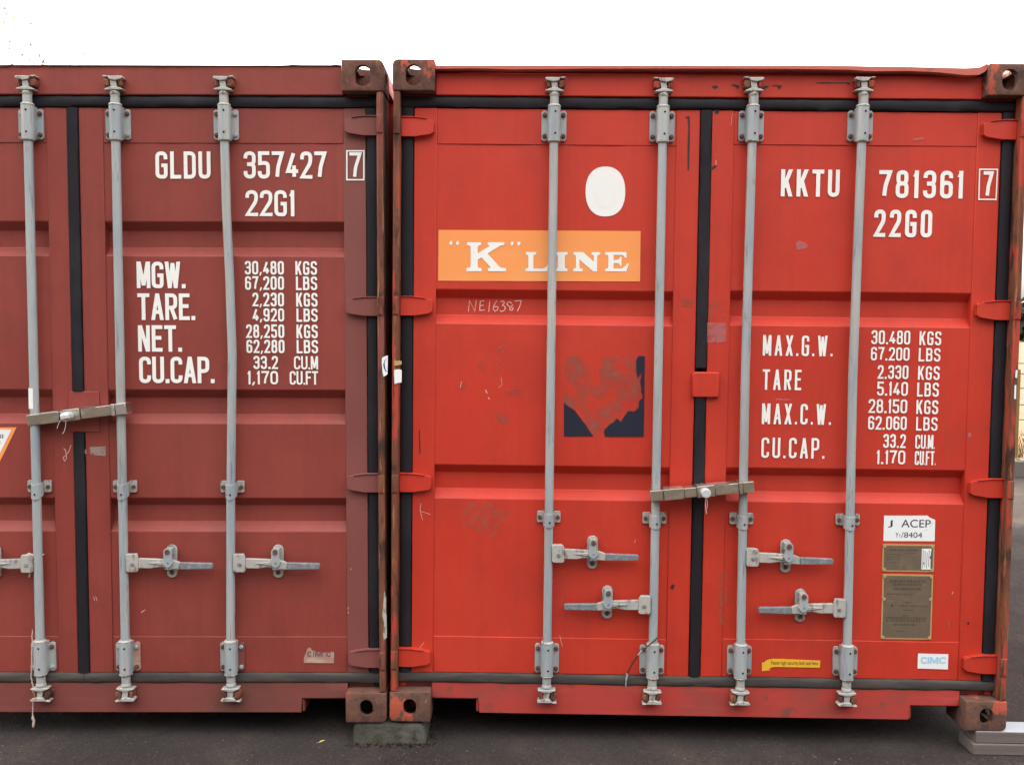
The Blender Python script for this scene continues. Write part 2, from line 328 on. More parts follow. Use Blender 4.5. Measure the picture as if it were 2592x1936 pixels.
def text(mb, s, x0, x1, z0, z1, y, m='white', sw=.13, gap=.2, wf=.46, space=.5, dot=1.05):
    """cap height z0..z1, fitted between x0 and x1; sw stroke and gap relative to the height"""
    h = z1-z0; st = sw*h; wd = []
    for c in s:
        wd.append(space*h if c == ' ' else (st*dot if c in '.,' else (wf*h if c not in GL else wf*h*GL[c][0])))
    gaps = gap*h*(len(s)-1); k = ((x1-x0)-gaps)/sum(wd)
    x = x0; dz = 0
    for c, wv in zip(s, wd):
        wv *= k
        if c == '.': mb.poly([(x, z0), (x+wv, z0), (x+wv, z0+st*1.1), (x, z0+st*1.1)], y, m)
        elif c == ',': mb.poly([(x-.1*wv, z0-.5*st), (x+.45*wv, z0-.5*st), (x+1.0*wv, z0+st*1.25), (x+.3*wv, z0+st*1.25)], y, m)
        elif c in GL:
            iw, ih = max(wv-st, 1e-4), h-st
            for path, cl in GL[c][1]:
                # corner radii are relative to the glyph width
                if cl == 2:
                    (a0, b0, _), (a1, b1, _) = path; X0 = x+st/2+a0*iw; X1 = x+st/2+a1*iw; Z0 = z0+b0*h; Z1 = z0+b1*h
                    hw = st/2*math.hypot(X1-X0, Z1-Z0)/abs(Z1-Z0)
                    mb.poly([(X0-hw, Z0), (X0+hw, Z0), (X1+hw, Z1), (X1-hw, Z1)], y-dz, m); dz = (dz+.00012) % .00072; continue
                pp = [(a*iw, b*ih, r*iw) for a, b, r in path]
                if not cl:
                    pp = [list(p_) for p_ in pp]
                    for e, nb in ((0, 1), (-1, -2)):
                        E_, N_ = pp[e], pp[nb]
                        if abs(E_[1]-N_[1]) < 1e-6: E_[0] += st/2*(1 if E_[0] > N_[0] else -1)
                        elif abs(E_[0]-N_[0]) < 1e-6 and E_[1] > ih*1.02: E_[1] = ih+st/2
                        elif abs(E_[0]-N_[0]) < 1e-6 and E_[1] < -ih*.02: E_[1] = -st/2
                q = rounded(pp, cl)
                mb.stroke([(x+st/2+v.x, z0+st/2+v.y) for v in q], st, y-dz, m, bool(cl)); dz = (dz+.00012) % .00072
        x += wv+gap*h
def font_text(mb, s, x0, x1, z0, z1, y, m):
    """built-in font, fitted to a box"""
    cu = bpy.data.curves.new('t', 'FONT'); cu.body = s; o = bpy.data.objects.new('t', cu); COL.objects.link(o)
    me = o.to_mesh(); vs = [v.co.copy() for v in me.vertices]; fs = [tuple(p.vertices) for p in me.polygons]
    o.to_mesh_clear(); bpy.data.objects.remove(o); bpy.data.curves.remove(cu)
    ax, bx = min(v.x for v in vs), max(v.x for v in vs); ay, by = min(v.y for v in vs), max(v.y for v in vs)
    mb.add([(x0+(v.x-ax)/(bx-ax)*(x1-x0), y, z0+(v.y-ay)/(by-ay)*(z1-z0)) for v in vs], fs, m)

# ------------------------------------------------------------------ ground and far setting
GZ = -.093
g = MB(); 
g.add([(-400,-60,GZ),(400,-60,GZ),(400,8.0,GZ),(-400,8.0,GZ)], [(0,1,2,3)], 'asphalt')
tag(g.build('ground', smooth=False), None, None, kind='structure')
g = MB(); g.add([(-1500,8.0,GZ-.004),(1500,8.0,GZ-.004),(1500,2500,GZ-.004),(-1500,2500,GZ-.004)], [(0,1,2,3)], 'field')
tag(g.build('field', smooth=False), None, None, kind='structure')
kb = MB()
kb.prism([(-60, GZ-.05), (60, GZ-.05), (60, GZ+.17), (59, GZ+.19), (-60, GZ+.19)], 7.72, 7.95, 'kerb')
tag(kb.build('kerb', bevel=.02), None, None, kind='structure')
wd = MB(); rw = random.Random(3)
for i in range(5200):
    x = rw.uniform(1.5, 16) if i % 4 else rw.uniform(-14, 16); y = rw.uniform(8.0, 12.5); h = rw.uniform(.10, .38); a = rw.uniform(0, 6.28); l = rw.uniform(-.15, .15)
    c, s = math.cos(a)*.012, math.sin(a)*.012
    wd.add([(x-c, y-s, GZ-.01), (x+c, y+s, GZ-.01), (x+l+c*.3, y+l*.4, GZ+h)], [(0,1,2)], 'weeds')
tag(wd.build('dry_grass', smooth=False), 'dry brown grass growing between the concrete kerb and the pale field', 'grass', kind='stuff')
tr = MB(); rt = random.Random(11)
for i in range(9000):
    x = rt.uniform(-230, 330); k = .5+.5*math.sin(x*.11)+.3*math.sin(x*.37+1)
    hmax = 12+5*k; z = rt.uniform(0, 1)**.8*hmax; y = 330+rt.uniform(-8, 8)
    s = rt.uniform(.8, 2.2); n = Vector((rt.uniform(-1, 1), rt.uniform(-1, 1), rt.uniform(-.6, 1))).normalized(); u = n.orthogonal().normalized(); v = n.cross(u)
    p = Vector((x, y, GZ+z))
    tr.add([p-u*s-v*s*.6, p+u*s-v*s*.7, p+u*s*.8+v*s, p-u*s*.7+v*s*.8], [(0,1,2,3)], 'far_leaf')
tag(tr.build('distant_wood', smooth=False), 'dark green wood along the horizon beyond the pale field', 'wood', kind='stuff')

p = ground(2566, 1168, GZ+.19)
yp = MB(); q0 = on_y(2568.5, 1160, 7.83); q1 = on_y(2580, 935, 7.83)
yp.lathe([(.030, 0), (.030, q1.z-GZ-.22), (.026, q1.z-GZ-.19), (.012, q1.z-GZ-.185)], 0, 0, 'yellow_post', 14)
yr = empty('yellow_marker_post', (q0.x, 7.83, GZ+.19)); yp.build('shaft', yr)
bs = MB(); bs.lathe([(.06, -.002), (.06, .012), (.05, .02)], 0, 0, 'yellow_post', 14); bs.build('base_collar', yr)
tag(yr, 'thin yellow post standing on the kerb just past the red container', 'post')
fr = empty('wire_fence', (0, 12.8, GZ))
for k in range(9):
    fp = MB(); x = 2.5+k*3.1; fp.box(x-.05, x+.05, -.05, .05, 0, 1.25, 'fence'); fp.build('post', fr, bevel=.008)
for z in (.25, .5, .78, 1.02, 1.2):
    fw = MB(); fw.tube([(2.4, 0-.06, z), (27.4, -.06, z)], .009, 'fence', 6); fw.build('wire', fr)
tag(fr, 'wire and post fence between the dry grass and the pale field', 'fence')

# ------------------------------------------------------------------ corner castings (hollow, with oval holes)
def oval(cx, cz, w_, h_, n=28):
    out = []
    for i in range(n):
        a = 2*math.pi*i/n; c, s = math.cos(a), math.sin(a); rr = min(w_, h_)/2
        out.append((cx+c*rr+(max(w_-h_, 0)/2)*(1 if c > 0 else -1 if c < 0 else 0), cz+s*rr+(max(h_-w_, 0)/2)*(1 if s > 0 else -1 if s < 0 else 0)))
    return out
def casting_mesh(top, m):
    """right-hand casting: x from -0.162 to 0 (outer side at 0), y 0..0.178, z 0..0.118"""
    b = MB(); b.box(-.162, 0, 0, .178, 0, .118, m); body = b.build('c')
    bm = bmesh.new(); bm.from_mesh(body.data)
    def corner(e, big):
        a, c = e.verts[0].co, e.verts[1].co
        out_x = a.x > -.001 and c.x > -.001
        out_z = (min(a.z, c.z) > .117) if top else (max(a.z, c.z) < .001)
        return out_x and out_z
    bmesh.ops.bevel(bm, geom=[e for e in bm.edges if corner(e, 1)], offset=.020, segments=4, profile=.5, affect='EDGES')
    bmesh.ops.bevel(bm, geom=[e for e in bm.edges if e.is_manifold and e.calc_face_angle(0) > 1.2], offset=.004, segments=2, profile=.5, affect='EDGES')
    bm.to_mesh(body.data); bm.free()
    cut = []
    c1 = MB(); c1.box(-.134, -.028, .028, .150, .026, .092, m); cut.append(c1.build('k1'))
    ww, hh = (.062, .080) if top else (.052, .068)
    c2 = MB(); c2.prism(oval(-.080, .058, ww, hh), -.05, .06, m); cut.append(c2.build('k2'))
    c3 = MB(); o3 = oval(.089, .058, .078, .058)
    c3.add([(-.06, a, z) for a, z in o3]+[(.05, a, z) for a, z in o3], [tuple(range(28))[::-1], tuple(range(28, 56))]+[(i, (i+1) % 28, (i+1) % 28+28, i+28) for i in range(28)], m); cut.append(c3.build('k3'))
    o4 = oval(-.081, .089, .062, .124); z0, z1 = (.06, .2) if top else (-.1, .06)
    c4 = MB(); c4.add([(x, a, z0) for x, a in o4]+[(x, a, z1) for x, a in o4], [tuple(range(28))[::-1], tuple(range(28, 56))]+[(i, (i+1) % 28, (i+1) % 28+28, i+28) for i in range(28)], m); cut.append(c4.build('k4'))
    for c in cut:
        bm = bmesh.new(); bm.from_mesh(c.data); bmesh.ops.recalc_face_normals(bm, faces=bm.faces); bm.to_mesh(c.data); bm.free()
        md = body.modifiers.new('b', 'BOOLEAN'); md.operation = 'DIFFERENCE'; md.object = c; md.solver = 'EXACT'
    dg = bpy.context.evaluated_depsgraph_get(); dg.update()
    me = bpy.data.meshes.new_from_object(body.evaluated_get(dg))
    for c in cut+[body]: bpy.data.objects.remove(c)
    vs = [tuple(v.co) for v in me.vertices]; fs = [tuple(p.vertices) for p in me.polygons]
    return vs, fs

# ------------------------------------------------------------------ container builder
CW, CH, CL = 2.438, 2.591, 6.058
DY, PY, GY = .060, .064, .100       # door frame face, panel face, groove bottom
def build_container(root, P):
    main, grimy, post_m, cast_m = P['main'], P['grimy'], P['post'], P['cast']
    # body: corrugated sides, roof, floor
    b = MB(); n = 22; y0, y1 = .16, CL-.10
    def side(x, sgn):
        prof = []; L = (y1-y0)/n
        for i in range(n):
            a = y0+i*L; prof += [(0, a), (0, a+L*.3), (.036, a+L*.5), (.036, a+L*.8)]
        prof.append((0, y1))
        vs = [(x+sgn*d, a, .16) for d, a in prof]+[(x+sgn*d, a, 2.52) for d, a in prof]; k = len(prof)
        b.add(vs, [((i, i+1, i+1+k, i+k) if sgn < 0 else (i+1, i, i+k, i+1+k)) for i in range(k-1)], main)
    side(.012, 1); side(CW-.012, -1)
    b.box(.006, .07, .1785, CL-.1785, 2.522, 2.585, main); b.box(CW-.07, CW-.006, .1785, CL-.1785, 2.522, 2.585, main)
    b.box(.004, .055, .1785, CL-.1785, .012, .158, main); b.box(CW-.055, CW-.004, .1785, CL-.1785, .012, .158, main)
    b.box(.071, CW-.071, .18, CL-.18, 2.545, 2.565, main); b.box(.163, CW-.163, .1505, .1795, 2.545, 2.565, main)
    b.box(.056, CW-.056, .18, CL-.18, .10, .157, main)
    b.box(.05, CW-.05, CL-.099, CL-.05, .158, 2.54, main)
    for k in range(14): b.box(.057, CW-.057, .5+k*.38, .545+k*.38, .02, .099, main)
    b.build('body', root, bevel=0)
    # corner castings and posts
    for top in (True, False):
        vs, fs = casting_mesh(top, cast_m)
        for back in (0, 1):
            for rgt in (1, 0):
                c = MB(); z = CH-.118 if top else 0
                V = [((CW+x if rgt else -x), (y if not back else CL-y), z+zz) for x, y, zz in vs]
                c.add(V, fs if (rgt != back) else [f[::-1] for f in fs], cast_m)
                c.build('corner_casting', root, angle=25)
    for s in (0, 1):
        fx = (lambda x: x) if not s else (lambda x: CW-x)
        c = MB()
        def bx(xa, xb, ya, yb, za, zb, m): c.box(min(fx(xa), fx(xb)), max(fx(xa), fx(xb)), ya, yb, za, zb, m)
        bx(.003, .029, .004, .156, .118, CH-.118, post_m)           # outer leg of the post
        bx(.0295, .060, .066, .156, .118, CH-.118, P['post_in'])    # inner leg behind the seal
        c.build('corner_post', root, bevel=.006)
        c = MB(); bx(.006, .10, CL-.17, CL-.02, .118, CH-.118, main); c.build('rear_post', root, bevel=.006)
    # header and sill
    c = MB(); zt_ = 2.553 if P['lip'] else 2.578; c.box(.1625, CW-.1625, .046, .150, 2.466, zt_, P.get('header', main))
    if P['lip']: c.box(.163, CW-.163, .080, .1495, 2.5532, 2.5765, P.get('header', main))
    c.box(.060, .162, .070, .150, 2.42, 2.4725, P.get('header', main)); c.box(CW-.162, CW-.060, .070, .150, 2.42, 2.4725, P.get('header', main))
    hd = c.build('top_rail', root, bevel=.004)
    c = MB()
    if P['lip']:
        top, bot = P['lip']; N = len(top); vs = []
        for (x, z), (x2, z2) in zip(top, bot): vs += [(x, .010, z), (x2, .010, z2), (x2, .150, z2+.004), (x, .150, z+.004)]
        fs = [(3, 2, 1, 0), tuple(4*(N-1)+k for k in range(4))]
        for i in range(N-1):
            for k in range(4): fs.append((4*i+k, 4*i+(k+1) % 4, 4*i+4+(k+1) % 4, 4*i+4+k))
        c.add(vs, fs, P['lip_mat']); c.build('roof_lip', root, angle=50)
    else:
        top = P['edge']; N = len(top); vs = []
        for x, z in top: vs += [(x, .040, z), (x, .040, 2.5785), (x, .155, 2.5785), (x, .155, z+.003)]
        fs = [(3, 2, 1, 0), tuple(4*(N-1)+k for k in range(4))]
        for i in range(N-1):
            for k in range(4): fs.append((4*i+k, 4*i+(k+1) % 4, 4*i+4+(k+1) % 4, 4*i+4+k))
        c.add(vs, fs, P['lip_mat']); c.build('roof_edge', root, angle=50)
    c = MB(); xs = P['notch']
    c.prism([(.1625, .142), (.1625, .077), (xs[0], .077), (xs[0]+.004, .018), (xs[1]-.004, .018), (xs[1], .077), (CW-.1625, .077), (CW-.1625, .142)], .056, .066, grimy)
    c.box(.1625, CW-.1625, .0665, .110, .1185, .141, grimy)
    c.box(.05, .162, .080, .150, .1185, .141, grimy); c.box(CW-.162, CW-.05, .080, .150, .1185, .141, grimy)
    c.box(xs[0]-.008, xs[0]+.002, .0665, .30, .02, .118, grimy); c.box(xs[1]-.002, xs[1]+.008, .0665, .30, .02, .118, grimy)
    c.box(.1625, xs[0]-.009, .0665, .30, .070, .080, grimy); c.box(xs[1]+.009, CW-.1625, .0665, .30, .070, .080, grimy)
    c.box(xs[0]+.003, xs[1]-.003, .0665, .18, .019, .024, grimy)
    c.build('bottom_sill', root, bevel=.003)
    # doors
    doors = []
    for d in (0, 1):
        xa, xb = ((.079, 1.193), (1.240, 2.360))[d]
        ia, ib = P['panel'][d]; zt, zb = P['zt'][d], P['zb'][d]
        c = MB(); ml, mr_ = P['stile'][d]
        c.box(xa, ia, DY, .105, .180, 2.420, ml); c.box(ib, xb, DY, .105, .180, 2.420, mr_)
        c.box(ia, ib, DY+.0012, .105, zt, 2.419, main); c.box(ia, ib, DY+.0012, .105, .181, zb, main)
        prof = [(PY, zt)]
        for z in P['grooves'][d]: prof += [(PY, z), (GY, z-.034), (GY, z-.101), (PY, z-.135)]
        prof.append((PY, zb)); k = len(prof); nx = 15
        vs = []; rr = random.Random(5+d)
        for i in range(nx+1):
            x = ia+(ib-ia)*i/nx
            for y, z in prof: vs.append((x, y+(rr.uniform(-.0012, .0012) if 0 < i < nx else 0), z))
        c.add(vs, [(i*k+j+1, (i+1)*k+j+1, (i+1)*k+j, i*k+j) for i in range(nx) for j in range(k-1)], main)
        dr = c.build('door', root, bevel=.0025, angle=20); doors.append(dr)
        # seal round the door
        s = MB(); rb, rd = 'rubber', P['low_rubber']
        def half(x0, x1, z0, z1, m, vert):
            nn = 7; pts = []
            for i in range(nn):
                a = math.pi*i/(nn-1); pts.append((-math.cos(a), max(math.sin(a), 0)**.3))
            vs = []; N = 26; J = [(rr.uniform(-.0016, .0016), rr.uniform(-.0016, .0016), rr.uniform(-.0015, .0015)) for _ in range(N+1)]
            for t in range(N+1):
                ja, jb, jy = J[t]
                for u, v in pts:
                    y = .070-.020*v+jy*v; e = ja if u < 0 else jb
                    if vert: vs.append(((x0+x1)/2+u*(x1-x0)/2+e*abs(u), y, z0+(z1-z0)*t/N))
                    else: vs.append((x0+(x1-x0)*t/N, y, (z0+z1)/2-u*(z1-z0)/2+e*abs(u)))
            s.add(vs, [(q_*nn+i, q_*nn+i+1, (q_+1)*nn+i+1, (q_+1)*nn+i) for q_ in range(N) for i in range(nn-1)]+[tuple(range(nn))[::-1], tuple(range(N*nn, N*nn+nn))], m)
        xo0, xo1 = ((.031, .0785), (2.3605, 2.408))[d]
        xc0, xc1 = 1.1932, 1.2398
        half(xo0, xo1, .182, 2.419, rb, True)
        for z0, z1 in (P['cseal'] if d else ()): half(xc0, xc1, z0, z1, rb, True)
        t0, t1 = ((.031, 1.2163), (1.2165, 2.408))[d]
        half(t0, t1, 2.4205, 2.4655, rb, False); half(t0, t1, .1385, .1815, rd, False)
        bmesh_fix(s.build('door_seal', dr, angle=60))
        # hinges
        for hi, z in enumerate(P['hinge_z']):
            h = MB(); zc = z+(P['hinge_dz'][d])
            def hx(x): return x if d == 0 else CW-x
            pts = [(.030, zc+.034), (.085, zc+.034), (.150, zc+.027), (.157, zc+.020), (.157, zc-.020), (.144, zc-.029), (.085, zc-.038), (.030, zc-.038)]
            h.prism([(hx(x), z_) for x, z_ in pts], .036, .0592, P['hinge_m'][d])
            pts = [(.030, zc+.0385), (.082, zc+.038), (.130, zc+.0315), (.130, zc+.029), (.082, zc+.0345), (.030, zc+.0345)]
            h.prism([(hx(x), z_) for x, z_ in pts], .031, .0595, P['hinge_m'][d])
            hb = h.build('hinge', dr, bevel=.004)
            k_ = MB(); k_.lathe([(.0125, zc-.036), (.014, zc-.03), (.014, zc+.03), (.0125, zc+.036)], hx(.017), .012, post_m, 14)
            k_.box(min(hx(.004), hx(.0298)), max(hx(.004), hx(.0298)), .0, .012, zc-.036, zc+.036, post_m)
            k_.build('hinge_pin', root, bevel=.003)
    # plate overlapping the centre seal
    c = MB(); a = P['overlap']; c.prism([(a[0], a[2]), (a[1], a[2]), (a[1], a[3]), (a[0]+.008, a[3]), (a[0], a[3]-.01)], P.get('oy', .042), .0595, main)
    c.build('overlap_plate', doors[1], bevel=.005)
    # locking gear
    for rd_ in P['rods']:
        x = rd_['x']; d = rd_['door']; tz = rd_.get('tz', 0); gm = P['galv']
        c = MB(); path = rd_.get('path') or [(x, .128), (x, 2.474)]
        c.tube([(a, .027, z) for a, z in path], .0172, gm, 18)
        rod = c.build('locking_rod', root, angle=50)
        rx = lambda z: path_x(path, z)
        for zb0, top in ((2.294+tz, 1), (.190+tz*.6, 0)):
            xx = rx(zb0); c = MB(); H = .117
            bm_l, bm_r = rd_.get('pm', ('galv', 'galv')) if not top else ('galv', 'galv')
            for sx, pm in ((-1, bm_l), (1, bm_r)):
                pts = [(xx+sx*.020, zb0+.012), (xx+sx*.030, zb0), (xx+sx*.042, zb0), (xx+sx*.0485, zb0+.007), (xx+sx*.0485, zb0+H-.007), (xx+sx*.042, zb0+H), (xx+sx*.030, zb0+H), (xx+sx*.020, zb0+H-.012)]
                c.prism(pts, .050, .0597, pm)
            c.lathe([(.0245, zb0-.002), (.0245, zb0+H+.008)], xx, .027, gm, 22)
            c.box(xx-.0235, xx+.0235, .030, .0595, zb0-.001, zb0+H+.007, gm)
            c.lathe([(.021, zb0-.010), (.0255, zb0-.006), (.0255, zb0-.0022)], xx, .027, P['galv2'], 20)
            c.lathe([(.0255, zb0+H+.0084), (.0255, zb0+H+.013), (.021, zb0+H+.018)], xx, .027, P['galv2'], 20)
            for sx in (-1, 1):
                for zz in (zb0+.018, zb0+H-.018):
                    bmn = P['bolt']() 
                    c.disc(xx+sx*.0365, zz, .0092, .043, .0499, bmn, 8); c.disc(xx+sx*.0365, zz, .0062, .040, .0429, bmn, 8)
            for zz in (zb0+.022, zb0+H-.012):
                c.disc(xx+.004, zz, .0042, .0012, .0035, 'hole', 10)
            c.build('bearing_bracket', rod, bevel=.0012, angle=40)
            # cam and keeper
            zn = zb0+H+.018 if top else zb0-.010; sg = 1 if top else -1; c = MB(); m2 = P['galv2']; v = rd_.get('cam', 1); vz = lambda t: zn+sg*t
            pr = [(.0175, vz(0)), (.0170, vz(.030)), (.0195, vz(.034)), (.0195, vz(.043)), (.013, vz(.049))]
            c.lathe(pr if top else pr, xx, .027, m2, 18)
            c.prism([(xx-.036*v, vz(.050)), (xx-.033*v, vz(.046)), (xx+.034*v, vz(.048)), (xx+.036*v, vz(.052)), (xx+.012*v, vz(.060)), (xx-.012*v, vz(.060))], .008, .046, m2)
            c.prism([(xx-.011, vz(.058)), (xx+.013, vz(.058)), (xx+.009, vz(.086)), (xx-.014, vz(.086))], .012, .044, m2)
            c.prism([(xx-.014*v, vz(.086)), (xx+.008*v, vz(.083)), (xx+.030*v, vz(.088)), (xx+.038*v, vz(.094)), (xx+.034*v, vz(.100)), (xx-.022*v, vz(.099))], .006, .046, m2)
            c.prism([(xx-.040*v, vz(.097)), (xx-.026*v, vz(.096)), (xx-.020*v, vz(.101)), (xx-.040*v, vz(.103))], .009, .045, m2)
            c.build('cam', rod, bevel=.004)
            km = P['keeper'](top)
            for sx, w_ in ((-v, .021), (v, .012)):
                c = MB(); c.prism([(xx+sx*.016, vz(.060)), (xx+sx*(.016+w_), vz(.062)), (xx+sx*(.019+w_), vz(.074)), (xx+sx*(.016+w_), vz(.090)), (xx+sx*.016, vz(.088))], .012, .056 if not top else .0455, km)
                c.build('cam_keeper', rod, bevel=.004)
        # guide bracket in the middle
        z0, z1 = P['guide_z'][0]+tz*.5, P['guide_z'][1]+tz*.5; xx = rx(z0); c = MB(); zc = (z0+z1)/2
        for sx in (-1, 1): c.prism([(xx+sx*.018, z0+.003), (xx+sx*.043, z0+.003), (xx+sx*.047, z0+.008), (xx+sx*.047, z1-.004), (xx+sx*.043, z1), (xx+sx*.018, z1)], .050, .0597, P['galv2'])
        n_ = 14; arc = []
        for i in range(n_+1):
            a = math.pi*i/n_; arc.append((-math.cos(a), math.sin(a)))
        vs = []; dr_ = P['strap_drop']
        for u, v in arc:
            yy = .040-.0355*v; dz = -dr_*v; xo = xx+u*.0225
            vs += [(xo, yy, z1-.003+dz*.55), (xo, yy, z0-.006+dz), (xx+u*.0185, .040-.031*v, z0-.006+dz), (xx+u*.0185, .040-.031*v, z1-.003+dz*.55)]
        fs = [(3, 2, 1, 0)[::-1], tuple(4*n_+k for k in range(4))[::-1]]
        for i in range(n_):
            for k in range(4): fs.append((4*i+k, 4*i+4+k, 4*i+4+(k+1) % 4, 4*i+(k+1) % 4))
        c.add(vs, fs, gm); c.disc(xx+.003, zc-.008-dr_, .0040, .0018, .0045, 'hole', 8)
        for sx in (-1, 1): c.disc(xx+sx*.036, zc, .0085, .044, .0499, P['bolt'](), 8)
        c.build('guide_bracket', rod, bevel=.001, angle=50)
        # handle
        if 'hz' in rd_:
            z = rd_['hz']; s = rd_['dir']; c = MB(); xx = rx(z)
            X = lambda t: xx+s*t
            pts = [(.062, .019), (.135, .017), (.175, .015), (.200, .013), (.225, .004), (.352, .002), (.356, -.004), (.354, -.021), (.225, -.024), (.195, -.022), (.150, -.014), (.110, -.021), (.062, -.020)]
            pts = [(t, q-rd_.get('hdrop', .003)*t/.35) for t, q in pts]
            a_ = [p for p in pts[:5]]+[p for p in pts[8:]]
            c.prism([(X(t), z+q) for t, q in a_], .012, .028, P['galv2'])
            c.prism([(X(t), z+q) for t, q in [pts[4], pts[5], pts[6], pts[7], pts[8]]], .0115, .0285, 'galv_dark')
            c.prism([(X(.10), z+.001), (X(.165), z+.008), (X(.20), z-.008), (X(.165), z-.010)], .007, .0118, P['galv2'])
            h = c.build('door_handle', root, bevel=.004)
            c = MB(); c.prism([(X(.014), z+.030), (X(.020), z+.036), (X(.056), z+.036), (X(.062), z+.026), (X(.062), z-.030), (X(.056), z-.036), (X(.020), z-.036), (X(.014), z-.030)], .009, .016, P['galv2'])
            c.prism([(X(.010), z+.034), (X(.052), z+.034), (X(.058), z-.034), (X(.010), z-.034)], .0165, .040, gm)
            c.disc(X(.040), z-.004, .0082, .005, .0088, 'galv_dark', 10)
            c.build('handle_hub', h, bevel=.002)
            cx, cz = X(rd_['catch']), z+rd_.get('cdz', 0); c = MB()
            c.prism([(cx+math.cos(a)*.0215, cz+(.045 if math.sin(a) >= 0 else -.048)+math.sin(a)*.020) for a in [2*math.pi*i/20 for i in range(20)]], .052, .0598, P['galv2'])
            c.box(cx-.014, cx+.014, .012, .0519, cz-.026, cz-.020, gm)
            c.disc(cx, cz-.046, .0095, .047, .0518, 'bolt', 8)
            c.build('handle_catch', h, bevel=.0015)
            c = MB(); c.prism([(cx+math.cos(R(a))*.0165, cz+.045+math.sin(R(a))*.0165) for a in range(0, 181, 20)]+[(cx-.0165, cz+.012), (cx-.021, cz+.004), (cx-.012, cz-.010), (cx, cz-.018), (cx+.012, cz-.010), (cx+.021, cz+.004), (cx+.0165, cz+.012)], .003, .009, 'galv')
            c.box(cx-.013, cx+.013, .0092, .0518, cz+.030, cz+.056, gm)
            c.disc(cx, cz+.047, .0098, -.003, .0028, 'bolt', 8); c.disc(cx+.001, cz+.002, .004, .0015, .0028, 'galv_dark', 8)
            c.build('catch_hasp', h, bevel=.0012)
    return doors
def path_x(path, z):
    for (a, z0), (b, z1) in zip(path, path[1:]):
        if z0 <= z <= z1: return a+(b-a)*(z-z0)/(z1-z0)
    return path[0][0] if z < path[0][1] else path[-1][0]
def bmesh_fix(o):
    bm = bmesh.new(); bm.from_mesh(o.data); bmesh.ops.recalc_face_normals(bm, faces=bm.faces); bm.to_mesh(o.data); bm.free(); return o

rb = random.Random(21)
# ---- red container
red = empty('shipping_container', (0, 0, 0))
tag(red, 'bright red shipping container with an orange name sign on its left door', 'container')
FR = Frame(Matrix.Identity(4))
lt = [(1101,166.5),(1200,166),(1300,166),(1500,166.3),(1700,166.5),(1900,167),(2050,167),(2150,167.5),(2212,169),(2300,170),(2380,172),(2445,173.5),(2478,171.5),(2490,167),(2500,160)]
lb = [(1101,174.5),(1200,173.5),(1300,176),(1500,174.2),(1700,174),(1900,174.5),(2050,175.5),(2150,177),(2212,181),(2300,180),(2380,184),(2445,191),(2478,190),(2490,184),(2500,176)]
PR = dict(main='red', grimy='red_grimy', post='rust_red', post_in='red', cast='casting_red', header='red', lip_mat='red_faded', low_rubber='rubber_dusty',
    lip=([FR(a, b, .010) for a, b in lt], [FR(a, b, .010) for a, b in lb]), notch=(.350, 2.080), panel=((.167, 1.102), (1.326, 2.268)),
    zt=(2.281, 2.289), zb=(.328, .335), grooves=((1.716, 1.021), (1.722, 1.024)), stile=(('red', 'red'), ('red', 'red')),
    cseal=((.182, 1.305), (1.418, 2.419)), hinge_z=(2.343, 1.648, .950, .246), hinge_dz=(0, .008), hinge_m=('red', 'red'),
    overlap=(1.181, 1.288, 1.302, 1.402), galv='galv', galv2='galv_warm', bolt=lambda: 'bolt', keeper=lambda t: 'rust_red', guide_z=(.794, .842), strap_drop=.006,
    rods=[dict(x=.624, door=0, hz=.680, dir=1, catch=.176, tz=0, cam=-1), dict(x=1.044, door=0, hz=.480, dir=-1, catch=.182, tz=.001),
          dict(x=1.389, door=1, hz=.676, dir=1, catch=.178, tz=.006, cam=1, path=[(1.394, .128), (1.391, .4), (1.384, 1.4), (1.389, 2.26), (1.393, 2.474)]), dict(x=1.808, door=1, hz=.478, dir=-1, catch=.181, tz=.010, cam=-1, path=[(1.815, .128), (1.812, .4), (1.803, 1.4), (1.810, 2.26), (1.814, 2.474)])])
RD = build_container(red, PR)

